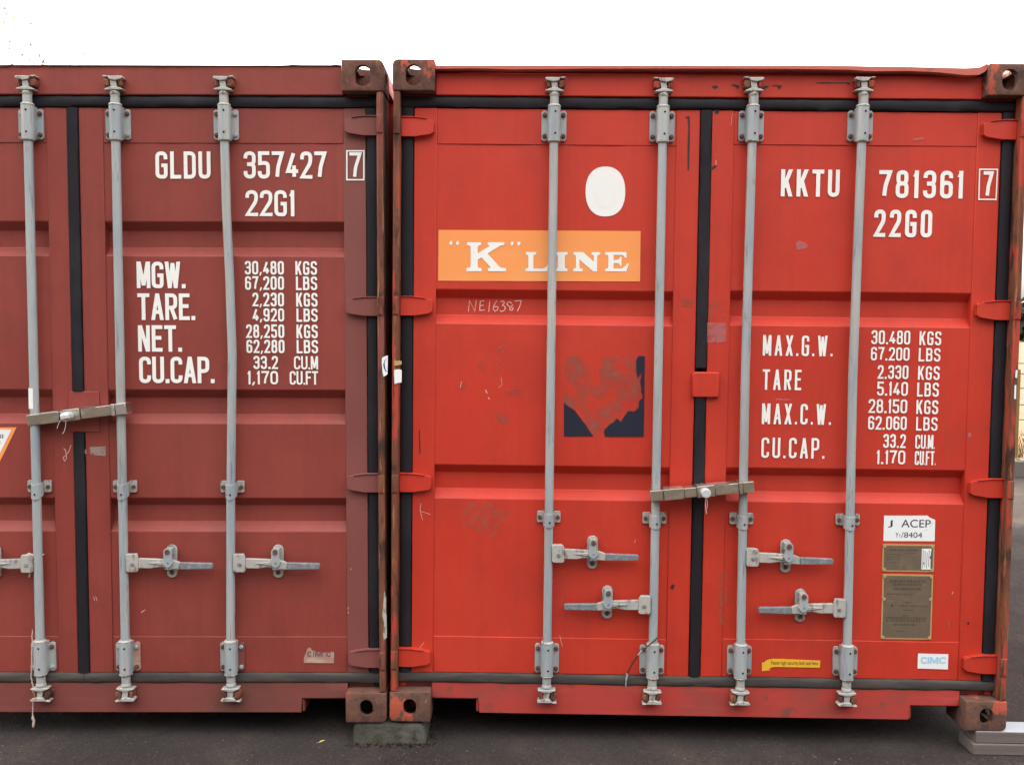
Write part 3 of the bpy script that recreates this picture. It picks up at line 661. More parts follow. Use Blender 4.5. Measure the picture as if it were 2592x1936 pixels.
# ---- maroon container
mar = empty('shipping_container.001', (0, 0, 0))
ang_y, ang_z = -.0091, .0162
mw = Matrix.Translation((-.011, -.0032, -.0039)) @ Matrix.Rotation(ang_z, 4, 'Z') @ Matrix.Rotation(ang_y, 4, 'Y') @ Matrix.Translation((-CW, 0, 0))
mar.matrix_world = mw
tag(mar, 'dull maroon shipping container with large white weight table and rusted corner post', 'container')
FM = Frame(mw)
ed = [(-640,172),(0,168.5),(20,168),(32,164.5),(45,168),(100,167.5),(112,165),(122,167.5),(160,167),(166,165.3),(172,167),(300,166.5),(390,166.5),(414,168.5),(425,166.5),(440,166.8),(452,168.5),(470,166.5),(600,166),(685,165.5),(705,167.2),(730,165.2),(745,164),(760,165),(840,165.2),(849,163.5),(864,165.5)]
PM = dict(main='maroon', grimy='maroon_grimy', post='rust_maroon', post_in='rubber', cast='casting_maroon', header='maroon', lip_mat='maroon_dusty', low_rubber='rubber_dusty', lip=None,
    edge=[FM(a, b, .040) for a, b in ed], notch=(.350, 2.092), panel=((.165, 1.113), (1.334, 2.273)), zt=(2.283, 2.283), zb=(.327, .327),
    grooves=((1.980, 1.319, .887), (1.980, 1.319, .887)), stile=(('maroon', 'maroon'), ('maroon', 'maroon_dusty')), cseal=((.182, 1.149), (1.313, 2.419)),
    hinge_z=(2.349, 1.649, .952, .246), hinge_dz=(0, 0), hinge_m=('maroon', 'maroon_dusty'), oy=.0545, overlap=(1.176, 1.300, 1.150, 1.312), galv='galv', galv2='galv_warm',
    bolt=lambda: rb.choice(['bolt', 'galv', 'galv_warm', 'bolt']), keeper=lambda t: 'rust_maroon', guide_z=(.908, .958), strap_drop=.016,
    rods=[dict(x=.622, door=0, hz=.638, dir=-1, catch=.18), dict(x=1.058, door=0, hz=.633, dir=-1, catch=.182, cam=-1),
          dict(x=1.397, door=1, hz=.636, dir=1, catch=.181, pm=('galv', 'tan'), cam=1),
          dict(x=1.817, door=1, hz=.636, dir=1, catch=.182, pm=('galv', 'maroon_dusty'), cam=-1, path=[(1.815, .128), (1.816, .354), (1.824, .9), (1.832, 1.237), (1.837, 1.455), (1.831, 1.75), (1.822, 2.008), (1.818, 2.25), (1.817, 2.474)])])
MD = build_container(mar, PM)

# ------------------------------------------------------------------ lettering on the maroon container
def put(mb, F, s, x0, y0, x1, y1, y, **k):
    a = F(x0, y1, y); b = F(x1, y0, y); text(mb, s, a[0], b[0], a[1], b[1], y, **k)
def word(name, par, F, *a, **k):
    t = MB(); put(t, F, *a, **k); return t.build(name, par, smooth=False)
TY = PY-.0025; FY = DY-.0022
word('owner_code', MD[1], FM, 'GLDU', 394, 384, 532.5, 452.5, TY, sw=.138, gap=.10); word('serial_number', MD[1], FM, '357427', 617, 384, 826, 452.5, TY, sw=.138, gap=.075)
t = MB(); put(t, FM, '7', 884.5, 386, 914.8, 452, FY, sw=.125)
bx = [FM(a, b, FY) for a, b in ((878, 382.5), (921, 382.5), (921, 455.5), (878, 455.5))]; t.stroke(bx, .0055, FY-.001, 'white', True); t.build('boxed_check_digit', MD[1], smooth=False)
t = MB(); put(t, FM, '22G1', 621.7, 482, 746.5, 547.7, TY, sw=.138, gap=.075); t.build('type_code', MD[1], smooth=False)
t = MB()
for s, x0, y0, x1, y1, gp in (('MGW.', 346.4, 662.6, 469, 729.5, .05), ('TARE.', 348.6, 743, 493.5, 810, .06), ('NET.', 350, 823.5, 460, 890, .07), ('CU.CAP.', 352.7, 903, 542.5, 969.5, .05)):
    word('weight_label', MD[1], FM, s, x0, y0, x1, y1, TY, sw=.142, gap=gp)
for s, x0, y0, x1, y1, u, ux0, ux1 in (('30,480', 619.8, 661, 718.4, 695, 'KGS', 747.8, 802.3), ('67,200', 620.4, 699.6, 718.7, 733.7, 'LBS', 749.2, 802.8), ('2,230', 638.9, 741, 718.7, 775.6, 'KGS', 749.7, 803.7), ('4,920', 639.7, 780.5, 719.2, 813.7, 'LBS', 750.5, 804),
        ('28,250', 623, 821.3, 719.5, 855.4, 'KGS', 750.5, 804.2), ('62,280', 623.9, 860, 720, 893.5, 'LBS', 751, 805), ('33.2', 641.6, 901, 703.4, 934, 'CU.M', 744.3, 805), ('1,170', 625.8, 939, 703.7, 972.7, 'CU.FT', 733.4, 805)):
    word('weight_value', MD[1], FM, s, x0, y0, x1, y1, TY, sw=.15, gap=.09, wf=.40); word('weight_unit', MD[1], FM, u, ux0, y0+.5, ux1, y1+.8, TY, sw=.135 if '.' in u else .15, gap=.06 if '.' in u else .10, wf=.42, dot=.8)
# maker's sticker, half peeled
t = MB(); t.poly(FM.many([(988,1520),(1020,1435),(1050,1425),(1060,1450),(1150,1475),(1240,1462),(1270,1470),(1268,1570),(988,1568)], DY-.0012, 500, 1250, 3.672), DY-.0012, 'tan')
a = FM(500+1020/3.672, 1250+1510/3.672, DY-.002); b = FM(500+1250/3.672, 1250+1462/3.672, DY-.002)
text(t, 'C', a[0], a[0]+.017, a[1], b[1], DY-.0022, 'purple', sw=.26); t.box(a[0]+.0235, a[0]+.0275, DY-.0024, DY-.0022, a[1], b[1], 'purple')
text(t, 'M', a[0]+.031, a[0]+.061, a[1], b[1], DY-.0022, 'purple', sw=.28); text(t, 'C', b[0]-.024, b[0]-.004, a[1], b[1], DY-.0022, 'purple', sw=.26)
t.build('maker_sticker', MD[1], smooth=False, label='torn tan maker sticker with faded purple letters')
tp = MB(); a0 = FM(83.5, 1034, .027); a1 = FM(86.5, 982, .027); tp.lathe([(.0179, a0[1]), (.0180, a1[1])], (a0[0]+a1[0])/2, .027, 'offwhite', 18); tp.build('tape_wrap', mar)
# warning triangle at the picture edge
t = MB(); y = PY-.0012
def tri(x0, x1, z): return [(x0, z), (x1, z), ((x0+x1)/2, z-(x1-x0)*.98)]
pr_ = FM(42, 1081.5, y); wtri = .215; t.poly(tri(pr_[0]-wtri, pr_[0], pr_[1]), y, 'orange'); t.poly(tri(pr_[0]-wtri+.020, pr_[0]-.020, pr_[1]-.0085), y-.0006, 'offwhite')
for X in (.066, .062): pass
for k, (dx, dz, hh) in enumerate(((.065, .027, .017), (.057, .027, .017), (.070, .055, .012))):
    t.box(pr_[0]-dx, pr_[0]-dx+.0035, y-.0012, y-.0008, pr_[1]-dz-hh, pr_[1]-dz, 'ink')
t.build('warning_sticker', MD[0], smooth=False)
# scuffs on the maroon doors
def mpoly(pl, ox, oy, m, y, nm): k = MB(); k.poly(FM.many(pl, y, ox, oy, 3.672), y, m); k.build(nm, MD[1], smooth=False)
def mline(pl, ox, oy, wd_, m, y, nm): k = MB(); k.stroke(FM.many(pl, y, ox, oy, 3.672), wd_, y, m); k.build(nm, MD[1], smooth=False)
y = DY-.0012
mpoly([(832,855),(850,848),(985,842),(980,932),(860,922),(835,905)], 0, 900, 'ghost', y, 'sticker_ghost'); mpoly([(778,880),(800,868),(808,915),(785,905)], 0, 900, 'ghost', y, 'sticker_ghost')
mline([(660,830),(640,890),(610,930),(585,945),(600,980),(620,950),(610,880),(590,860)], 0, 900, .0022, 'chalk', y, 'chalk_squiggle')
for L_ in ([(872,955),(880,990)], [(890,948),(902,992)]): mline(L_, 0, 1250, .0018, 'chalk', y, 'scratch')
mline([(1310,1100),(1350,1075)], 0, 1250, .003, 'chalk', PY-.001, 'scratch'); mline([(1420,705),(1430,690)], 500, 1250, .0025, 'scratch', y, 'scratch')
for q in ((1400, 1060), (1402, 1100)): mline([(q[0]-4, q[1]+10), (q[0]+4, q[1]-10)], 500, 1250, .0025, 'scratch', y, 'scratch')
mpoly([(1470,40),(1560,30),(1575,150),(1500,170)], 500, 1250, 'haze', y, 'grey_rub')
# rust-stained cover over the middle of the centre seal, and white stickers left on the posts
t = MB(); y = .0015
pts = FM.many([(790,540),(880,490),(965,470),(955,1030),(835,1105),(805,960),(780,700)], y, 900, 860, 11.8); t.poly(pts, y, 'offwhite')
t.poly(FM.many([(930,530),(860,640),(825,740),(850,860),(905,950),(950,945),(912,920),(890,860),(872,760),(868,680)], y-.0005, 900, 860, 11.8), y-.0005, 'blue')
t.build('post_sticker', mar, smooth=False)
t = MB(); t.poly(FM.many([(1735,900),(1755,960),(1752,1100),(1757,1130),(1760,1330),(1735,1355),(1722,1300),(1735,1200),(1718,1130),(1728,1000)], y, 500, 1250, 3.672), y, 'galv_warm')
t.build('bare_patch', mar, smooth=False)

# ------------------------------------------------------------------ lettering on the red container
word('owner_code', RD[1], FR, 'KKTU', 1976, 430.3, 2126.3, 497.5, TY, sw=.148, gap=.145); word('serial_number', RD[1], FR, '781361', 2223.8, 433, 2440, 501, TY, sw=.148, gap=.15)
t = MB(); put(t, FR, '7', 2487.7, 434, 2515.5, 500, FY, sw=.135)
bx = [FR(a, b, FY) for a, b in ((2479.5, 429), (2524.5, 429.5), (2521, 505.5), (2477.5, 505))]; t.stroke(bx, .0050, FY-.001, 'white', True); t.build('boxed_check_digit', RD[1], smooth=False)
t = MB(); put(t, FR, '22G0', 2211.5, 532, 2360.5, 600, TY, sw=.148, gap=.15); t.build('type_code', RD[1], smooth=False)
t = MB()
for s, x0, y0, x1, y1, gp in (('MAX.G.W.', 1930.3, 850, 2108.6, 900, .16), ('TARE', 1929.8, 936, 2029, 986.3, .17), ('MAX.C.W.', 1928, 1023, 2104.5, 1073, .16), ('CU.CAP.', 1926.7, 1109, 2088, 1158.5, .16)):
    word('weight_label', RD[1], FR, s, x0, y0, x1, y1, TY, sw=.115, gap=gp, wf=.44)
for s, x0, y0, x1, y1, u, ux0, ux1 in (('30.480', 2205.2, 837, 2304.7, 871, 'KGS', 2327, 2383), ('67.200', 2203.9, 879.5, 2302.8, 912, 'LBS', 2325, 2381), ('2.330', 2221, 925, 2300, 958.6, 'KGS', 2323.2, 2379), ('5.140', 2219.7, 966.8, 2298.7, 1001, 'LBS', 2321, 2377),
        ('28.150', 2197.9, 1011, 2297, 1045, 'KGS', 2319, 2375.5), ('62.060', 2197, 1054, 2295.7, 1087, 'LBS', 2318.3, 2373.6), ('33.2', 2235.2, 1099, 2293.2, 1133, 'CU.M.', 2316.4, 2366.5), ('1.170', 2217.5, 1140, 2291.9, 1174, 'CU.FT.', 2315, 2369)):
    word('weight_value', RD[1], FR, s, x0, y0, x1, y1, TY, sw=.135, gap=.09, wf=.42); word('weight_unit', RD[1], FR, u, ux0, y0+2, ux1, y1+2.5, TY, sw=.115 if '.' in u else .135, gap=.045 if '.' in u else .12, wf=.44, dot=.6)
# orange name sign
y = PY-.0015; sg = MB(); sg.poly([FR(1110, 582, y), FR(1621.8, 585.2, y), FR(1620, 712.7, y), FR(1109, 710.8, y)], y, 'orange')
sign = sg.build('name_sign', RD[0], smooth=False)
kl = MB(); yk = y-.0012
def KP(pts, dy=0.): kl.poly(FR.many(pts, yk-dy, 1130, 560, 4.337), yk-dy, 'white')
KP([(225,232),(380,232),(380,263),(352,268),(344,285),(344,500),(352,512),(385,516),(385,551),(220,551),(220,516),(255,510),(266,497),(266,285),(258,270),(225,263)])
KP([(455,232),(636,232),(636,263),(588,271),(340,425),(340,357),(478,270),(455,263)], .0002)
KP([(384,396),(448,352),(582,499),(606,512),(656,517),(656,551),(455,551),(455,517),(490,511)], .0004)
KP([(875,340),(985,340),(985,368),(960,372),(955,385),(955,521),(1055,521),(1092,505),(1116,468),(1136,468),(1108,551),(870,551),(870,522),(895,517),(900,505),(900,385),(895,373),(875,368)])
KP([(1196,340),(1330,340),(1330,368),(1306,373),(1300,386),(1300,505),(1306,517),(1328,522),(1328,551),(1196,551),(1196,522),(1219,517),(1224,505),(1224,386),(1219,373),(1196,368)])
KP([(1395,340),(1500,340),(1618,445),(1618,385),(1612,373),(1593,368),(1593,340),(1687,340),(1687,368),(1662,374),(1655,390),(1655,552),(1610,552),(1460,422),(1460,505),(1467,518),(1495,523),(1495,552),(1393,552),(1393,523),(1415,517),(1422,505),(1422,385),(1415,373),(1395,368)])
KP([(1743,340),(1975,340),(1979,402),(1958,400),(1948,382),(1930,372),(1835,371),(1835,425),(1880,425),(1900,414),(1907,392),(1922,392),(1922,492),(1907,492),(1898,468),(1880,462),(1835,462),(1835,521),(1920,521),(1952,505),(1982,468),(2004,468),(1974,552),(1743,552),(1743,523),(1770,518),(1777,505),(1777,385),(1770,373),(1743,368)])
for cx, cy, s in ((50,243,1), (123,243,1), (721,244,-1), (794,244,-1)):
    KP([(cx+18*math.cos(2*math.pi*i/14), cy+19*math.sin(2*math.pi*i/14)) for i in range(14)])
    KP([(cx-17*s, cy-2*s), (cx-8*s, cy-20*s), (cx+14*s, cy-30*s), (cx+2*s, cy-10*s)], .0002)
kl.build('sign_lettering', sign, smooth=False)
# white oval
ov = MB(); y = PY-.0015
def sup(cx, cy, a, b, e=2.3, n=48): return [(cx+a*abs(math.cos(t))**(2/e)*(1 if math.cos(t) >= 0 else -1), cy+b*abs(math.sin(t))**(2/e)*(1 if math.sin(t) >= 0 else -1)) for t in [2*math.pi*(i+.5)/n for i in range(n)]]
ov.poly(FR.many(sup(1532.4, 485.2, 50.2, 63), y), y, 'white'); ov.poly(FR.many(sup(1531.5, 487, 27, 40), y-.0006), y-.0006, 'white_b')
ov.build('oval_sticker', RD[0], smooth=False)
# peeled square sticker
pk = MB(); y = PY-.0010
pk.poly([FR(1427.5, 901, y), FR(1632, 901.5, y), FR(1629.5, 1105, y), FR(1427.5, 1105, y)], y, 'residue'); y -= .0008
pk.poly(FR.many([(1570,435),(1610,470),(1650,495),(1675,515),(1700,548),(1735,595),(1770,640),(1808,700),(1845,752),(1570,752)], y, 1000, 900, 3.672), y, 'navy')
pk.poly(FR.many([(425,4),(485,4),(482,300),(475,752),(115,752),(105,700),(120,675),(150,650),(165,635),(190,622),(228,582),(248,600),(265,618),(280,585),(330,515),(390,518),(410,500),(432,475),(430,440),(440,410),(462,400),(465,370),(452,330),(455,300),(442,240),(460,160),(438,180),(420,205),(405,140),(405,45)], y, 1500, 900, 3.672), y, 'navy')
pk.build('peeled_sticker', RD[0], smooth=False, label='torn navy vinyl square with grey glue residue')
# chalk number in the upper groove
ck = MB(); y = GY-.0015
for k, L_ in enumerate(([(682,1060),(692,958),(742,1058),(755,955)], [(792,962),(786,1050),(833,1045)], [(792,964),(830,962)], [(788,1006),(824,1002)], [(880,965),(871,1062)], [(946,958),(918,1005),(912,1040),(930,1058),(952,1045),(958,1022),(940,1012),(918,1022)],
        [(980,970),(1008,962),(1016,980),(998,1003),(1018,1010),(1026,1030),(1012,1052),(985,1060),(975,1050)], [(1082,985),(1070,970),(1046,975),(1040,995),(1062,1012),(1098,1030),(1090,1048),(1066,1046),(1068,1022),(1098,998)], [(1112,962),(1172,960),(1160,1010),(1136,1058)])):
    ck.stroke(FR.many(L_, y, 1000, 500, 3.672), .0034, y-.0001*k, 'chalk')
ck.build('chalk_number', RD[0], smooth=False)
# sealant smears, scratches, rubs
y = .046-.001
for k, pl in enumerate(([(1105,440),(1130,430),(1168,436),(1168,450),(1130,462)], [(1282,428),(1310,418),(1362,428),(1362,445),(1345,468),(1330,445)], [(1575,445),(1600,432),(1645,432),(1630,450),(1580,472)], [(1655,432),(1700,425),(1758,426),(1755,450),(1735,470),(1715,440)], [(2075,405),(2140,400),(2300,401),(2390,398),(2396,412),(2380,425),(2350,410),(2078,412)])):
    sm = MB(); sm.poly(FR.many(pl, y, 1500, 100, 3.672), y, 'smear'); sm.build('sealant_smear', red, smooth=False)
MARK = dict(smear='sealant_smear', haze='grey_rub', pink='sticker_ghost', scratch='scratch', residue='glue_residue', residue2='glue_residue', offwhite='paint_chip', chalk='chalk_stroke')
def mark(par, m, fn): k = MB(); fn(k); k.build(MARK[m], par, smooth=False)
def smear(d, pl, m, ox, oy, y=None, k=3.672): y = y if y else DY-.0012; mark(RD[d], m, lambda b: b.poly(FR.many(pl, y, ox, oy, k), y, m))
def line(d, pl, wd_, m, ox, oy, y=None, k=3.672): y = y if y else DY-.0012; mark(RD[d], m, lambda b: b.stroke(FR.many(pl, y, ox, oy, k), wd_, y, m))
smear(0, [(858,722),(902,712),(906,800),(903,1000),(897,1215),(884,1218),(882,1000),(890,820),(884,742)], 'smear', 1500, 100)
smear(1, [(1132,655),(1150,648),(1175,655),(1172,692),(1138,695)], 'smear', 1500, 100); smear(1, [(1180,640),(1240,632),(1345,634),(1340,648),(1190,650)], 'smear', 1500, 100)
smear(1, [(2098,640),(2130,636),(2142,640),(2130,672),(2100,682)], 'smear', 1500, 100); smear(1, [(2160,640),(2240,630),(2315,645),(2310,660),(2230,668),(2165,655)], 'smear', 1500, 100)
line(1, [(1140,900),(1145,1000),(1138,1090),(1145,1130)], .004, 'haze', 1500, 100); line(1, [(1148,1120),(1145,1175)], .003, 'scratch', 1500, 100)
line(1, [(1150,1175),(1110,1200),(1075,1225)], .009, 'smear', 1500, 100); line(1, [(1300,690),(1285,800)], .0016, 'scratch', 1500, 100)
smear(1, [(1062,1120),(1080,1000),(1150,945),(1225,1010),(1245,1120)], 'haze', 1500, 500); smear(1, [(1060,1165),(1246,1165),(1240,1348),(1056,1348)], 'pink', 1500, 500)
smear(0, [(780,940),(930,940),(935,1015),(780,1015)], 'residue2', 1500, 500); smear(1, [(1095,245),(1125,250),(1125,300),(1100,300)], 'haze', 1500, 500)
smear(0, [(760,1560),(800,1500),(900,1420),(1000,1378),(1045,1378),(990,1410),(1000,1560),(960,1640),(950,1480),(880,1490),(830,1620),(780,1620)], 'residue', 1000, 500, PY-.001)
smear(0, [(590,250),(670,250),(680,320),(600,310)], 'residue2', 1000, 900, PY-.001); smear(0, [(1000,320),(1170,310),(1180,370),(1020,420)], 'residue2', 1000, 900, PY-.001)
smear(0, [(920,530),(1010,540),(1060,600),(1040,640),(970,620)], 'residue', 1000, 900, PY-.001); smear(0, [(600,1400),(800,1350),(1080,1450),(900,1700),(620,1560)], 'haze', 1000, 900, PY-.001)
line(0, [(605,300),(618,240)], .0025, 'scratch', 1000, 900, PY-.0015); line(0, [(840,318),(855,350)], .005, 'scratch', 1000, 900, PY-.0015); line(0, [(865,390),(880,405)], .004, 'scratch', 1000, 900, PY-.0015); line(0, [(985,200),(995,270),(960,300)], .0015, 'scratch', 1000, 900, PY-.0015)
line(0, [(280,1480-1450),(295,95),(315,50)], .004, 'residue', 1000, 900); line(0, [(225,690),(232,910)], .004, 'smear', 1000, 900); line(0, [(190,1480),(270,1375)], .0018, 'scratch', 1000, 1250); line(0, [(240,90),(232,150),(255,240)], .0022, 'scratch', 1000, 1250); line(0, [(240,160),(330,190)], .002, 'scratch', 1000, 1250)
smear(0, [(718,870),(745,835),(765,850),(745,888)], 'smear', 1500, 1250); line(0, [(390,455),(400,420)], .002, 'scratch', 1500, 1250, PY-.0015); line(0, [(1530,1310),(1555,1415)], .0022, 'scratch', 1000, 1250)
smear(1, [(1180,720),(1240,700),(1250,1000),(1200,1300),(1180,1200)], 'haze', 1500, 1250); line(1, [(425,950),(438,870)], .003, 'residue', 2050, 1250, PY-.0015)
line(1, [(960,935),(1055,920)], .008, 'pink', 2050, 100); line(1, [(1695,405),(1845,412)], .006, 'pink', 1500, 900, PY-.0015); smear(1, [(1885,420),(1920,400),(2000,440),(1990,470),(1900,490)], 'pink', 1500, 500, PY-.0015)
smear(1, [(1270,1180),(1300,1175),(1300,1240),(1275,1245)], 'haze', 2050, 1250); line(1, [(1410,1120),(1405,1350)], .003, 'haze', 2050, 1250); smear(1, [(1462,1190),(1480,1185),(1485,1210),(1465,1212)], 'smear', 2050, 1250)
line(1, [(1320,930),(1330,910)], .003, 'scratch', 2050, 1250); smear(1, [(1470,720),(1500,715),(1500,755),(1470,755)], 'pink', 2050, 900)
# stickers and plates at the lower right
y = PY-.0012; st = MB(); st.poly(FR.many([(690,200),(1092,200),(1120,222),(1165,240),(1160,438),(683,436)], y, 2050, 1250, 3.672), y, 'offwhite')
def ft(mb, s, x0, y0, x1, y1, m, yy): a = FR(2050+x0/3.672, 1250+y1/3.672, yy); b = FR(2050+x1/3.672, 1250+y0/3.672, yy); font_text(mb, s, a[0], b[0], a[1], b[1], yy, m)
ft(st, 'J', 725, 244, 770, 308, 'ink', y-.0006); ft(st, 'ACEP', 850, 240, 1125, 308, 'ink', y-.0006); ft(st, 'Y', 795, 358, 825, 402, 'ink', y-.0006); ft(st, 'T', 826, 378, 845, 402, 'ink', y-.0006); ft(st, '/8404', 848, 356, 1045, 404, 'ink', y-.0006)
st.stroke(FR.many([(1152,242),(1130,285),(1105,320),(1060,345)], y-.0009, 2050, 1250, 3.672), .003, y-.0009, 'haze')
st.build('approval_sticker', RD[1], smooth=False, label='white sticker with torn corner and black letters')
def plate(x0, y0, x1, y1, studs):
    pm = MB(); y = PY-.003
    a = FR(2050+x0/3.672, 1250+y1/3.672, y); b = FR(2050+x1/3.672, 1250+y0/3.672, y)
    pm.box(a[0], b[0], y, PY-.0005, a[1], b[1], 'plate_rim'); pm.box(a[0]+.006, b[0]-.006, y-.0008, y-.0002, a[1]+.006, b[1]-.006, 'plate')
    for u, v in studs: pm.disc(a[0]+.008+(b[0]-a[0]-.016)*u, a[1]+.008+(b[1]-a[1]-.016)*v, .0065, y-.004, y-.001, 'plate_rim', 10)
    return pm, y-.0012
pm, yy = plate(670, 470, 1160, 718, [(0,0),(1,0),(0,1),(1,1)])
a = FR(2050+1035/3.672, 1250+700/3.672, yy); b = FR(2050+1130/3.672, 1250+508/3.672, yy); pm.box(a[0], b[0], yy-.0006, yy-.0001, a[1], b[1], 'offwhite')
for k in range(5): pm.box(a[0]+.004+k*.0078, a[0]+.0062+k*.0078, yy-.0012, yy-.0008, a[1]+.004+.006*(k % 2), b[1]-.004-.005*(k % 3), 'galv_dark')
pm.box(a[0]+.032, a[0]+.037, yy-.0016, yy-.0013, a[1]+.045, a[1]+.054, 'ink'); pm.box(a[0]+.004, a[0]+.010, yy-.0016, yy-.0013, a[1]+.022, a[1]+.027, 'ink')
rl = random.Random(4)
def scribble(pm, x0, y0, x1, y1, yy):
    a = FR(2050+x0/3.672, 1250+y1/3.672, yy); b = FR(2050+x1/3.672, 1250+y0/3.672, yy); x = a[0]
    while x < b[0]:
        wv = rl.uniform(.003, .009); pm.poly([(x, a[1]), (min(x+wv, b[0]), a[1]), (min(x+wv, b[0]), b[1]), (x, b[1])], yy, 'plate_ink'); x += wv+rl.uniform(.0015, .004)
for q in ((740,515,1005,527), (710,560,850,566), (710,585,835,590), (710,605,850,611), (710,632,840,638), (880,545,1000,550)): scribble(pm, *q, yy)
pm.build('data_plate', RD[1], smooth=False, label='small brown data plate with a barcode strip')
pm, yy = plate(658, 750, 1148, 1345, [(0,0),(1,0),(0,1),(1,1),(0,.63),(1,.63)])
for q in ((745,800,1075,822), (770,832,1040,850), (770,872,1030,890), (715,925,960,934), (870,1000,940,1015), (830,1035,1100,1043), (870,1075,970,1083), (865,1120,915,1135), (710,1145,1090,1160), (710,1170,1070,1182), (770,1205,980,1220), (805,1268,880,1280)): scribble(pm, *q, yy)
pm.disc(*FR(2050+762/3.672, 1250+1034/3.672, yy), .004, yy-.001, yy, 'ink'); pm.build('data_plate', RD[1], smooth=False, label='large brown data plate with faded etched writing')
st = MB(); y = DY-.0012; st.poly(FR.many([(1005,1480),(1287,1487),(1283,1628),(1000,1620)], y, 2050, 1250, 3.672), y, 'offwhite')
def big(s, x0, x1, y0, y1, sw): a = FR(2050+x0/3.672, 1250+y1/3.672, y); b = FR(2050+x1/3.672, 1250+y0/3.672, y); text(st, s, a[0], b[0], a[1], b[1], y-.0008, 'cyan', sw=sw)
big('C', 1030, 1090, 1510, 1572, .24); a = FR(2050+1093/3.672, 1250+1572/3.672, y); b = FR(2050+1110/3.672, 1250+1512/3.672, y); st.box(a[0], b[0], y-.0010, y-.0008, a[1], b[1], 'cyan')
big('M', 1114, 1196, 1512, 1573, .26); big('C', 1200, 1266, 1512, 1573, .24); st.build('maker_sticker', RD[1], smooth=False, label='white maker sticker with pale blue letters')
st = MB(); st.poly(FR.many([(1575,1560),(1590,1565),(1625,1538),(1680,1528),(2117,1545),(2113,1612),(1690,1605),(1655,1612),(1640,1628),(1655,1635),(1572,1645)], y, 1500, 1250, 3.672), y, 'yellow')
a = FR(1500+1660/3.672, 1250+1590/3.672, y); b = FR(1500+2095/3.672, 1250+1551/3.672, y); font_text(st, 'Fasten high security bolt seal here', a[0], b[0], a[1]-.001, b[1]-.001, y-.0006, 'ink')
st.build('seal_label', RD[1], smooth=False, label='yellow arrow label pointing left')
t = MB(); y = .0002-.002
t.poly(FR.many([(1150,760),(1155,640),(1190,600),(1240,640),(1290,615),(1380,640),(1378,735),(1200,775)], y, 900, 860, 11.8), y, 'plate_rim')
t.poly(FR.many([(1150,1000),(1160,890),(1300,880),(1378,900),(1375,1270),(1250,1290),(1165,1325)], y, 900, 860, 11.8), y, 'offwhite')
t.build('post_sticker', red, smooth=False)
# white paint chips on the right post
t = MB(); y = .002; t.poly(FR.many([(196,790),(210,788),(205,845),(192,840)], y, 2500, 650, 2.753), y, 'offwhite'); t.poly(FR.many([(188,895),(200,893),(198,990),(184,990)], y, 2500, 650, 2.753), y, 'offwhite')
t.build('paint_chip', red, smooth=False)

# ------------------------------------------------------------------ bar locks across the doors
def bar_lock(label, A, B, zinc, mid, glint):
    """A, B: world end points of the bar's axis, in front of two locking rods"""
    A = Vector(A); B = Vector(B); L = (B-A).length; c = (A+B)/2
    r = empty('container_lock', c, (0, -math.atan2(B.z-A.z, B.x-A.x), 0))
    def arm(x0, x1, h0, h1, yf, m, name):
        k = MB()
        k.prism([(x0, -h0), (x1, -h1), (x1, h1), (x0, h0)], yf, yf+.004, m)
        k.prism([(x0, h0-.004), (x1, h1-.004), (x1, h1), (x0, h0)], yf+.0042, .052, m); k.prism([(x0, -h0), (x1, -h1), (x1, -h1+.004), (x0, -h0+.004)], yf+.0042, .052, m)
        return k.build(name, r, bevel=.0015)
    h = L/2
    k = MB(); k.box(-h+.004, h-.004, .001, .050, -.0165, .0165, zinc); k.build('inner_bar', r, bevel=.001)
    arm(-h, -h+.050, .0205, .0200, -.008, zinc, 'clamp_arm')
    k = arm(-h+.052, -h+.130, .0215, .0210, -.014, zinc, 'lock_body')
    arm(-h+.132, mid-.030, .0185, .0185, -.010, zinc, 'sliding_bar')
    arm(mid-.028, mid+.040, .0225, .0220, -.015, zinc, 'lock_housing')
    arm(mid+.042, h-.060, .0195, .0200, -.010, zinc, 'sliding_bar')
    arm(h-.058, h-.044, .0225, .0225, -.013, glint, 'clamp_band')  # glint material paints reflections on the bar's right end
    arm(h-.042, h, .0205, .0220, -.010, glint if glint == 'steel_highlight' else zinc, 'clamp_arm')
    k = MB(); k.prism([(-h+.056, .0222), (-h+.126, .0222), (-h+.126, .0238), (-h+.056, .0238)], -.012, .04, 'steel_highlight'); k.prism([(mid-.026, .0232), (mid+.10, .0216), (mid+.10, .0232), (mid-.026, .0250)], -.012, .04, 'steel_highlight'); k.build('edge_highlight', r)  # thin pale strips painting the highlight along the top edges
    k = MB()
    for i in range(5): k.prism([(mid+.055+i*.009, -.001), (mid+.059+i*.009, .003), (mid+.060+i*.009, .0015), (mid+.056+i*.009, -.003)], -.0106, -.0102, 'plate_rim')
    k.build('stamped_number', r, smooth=False)
    cap = MB(); n = 20
    cap.prism([(mid+math.cos(2*math.pi*i/n)*.0185, -.002+math.sin(2*math.pi*i/n)*.0185) for i in range(n)], -.050, -.0155, 'zinc_cap'); cap.build('lock_cylinder', r, bevel=.004, seg=3)
    tag(r, label, 'lock', 'bar locks clamped across the door rods'); return r
def lock_tail(r, pts, rad, m):
    k = MB(); k.tube(pts, rad, m, 6); return k.build('wire_tail', r)
A = on_y(1646, 1255, -.012); B = on_y(1907.5, 1231, -.012)
ml = on_y(1782, 1247, -.012).x-(A.x+B.x)/2
lk = bar_lock('steel bar lock with round grey cap across the red doors', A, B, 'steel_olive', ml, 'steel_olive')
lock_tail(lk, [(ml, -.03, -.020), (ml-.004, -.028, -.05), (ml-.002, -.024, -.085)], .0011, 'tie'); lock_tail(lk, [(ml+.003, -.03, -.020), (ml+.004, -.028, -.045), (ml+.001, -.024, -.066)], .0011, 'tie')
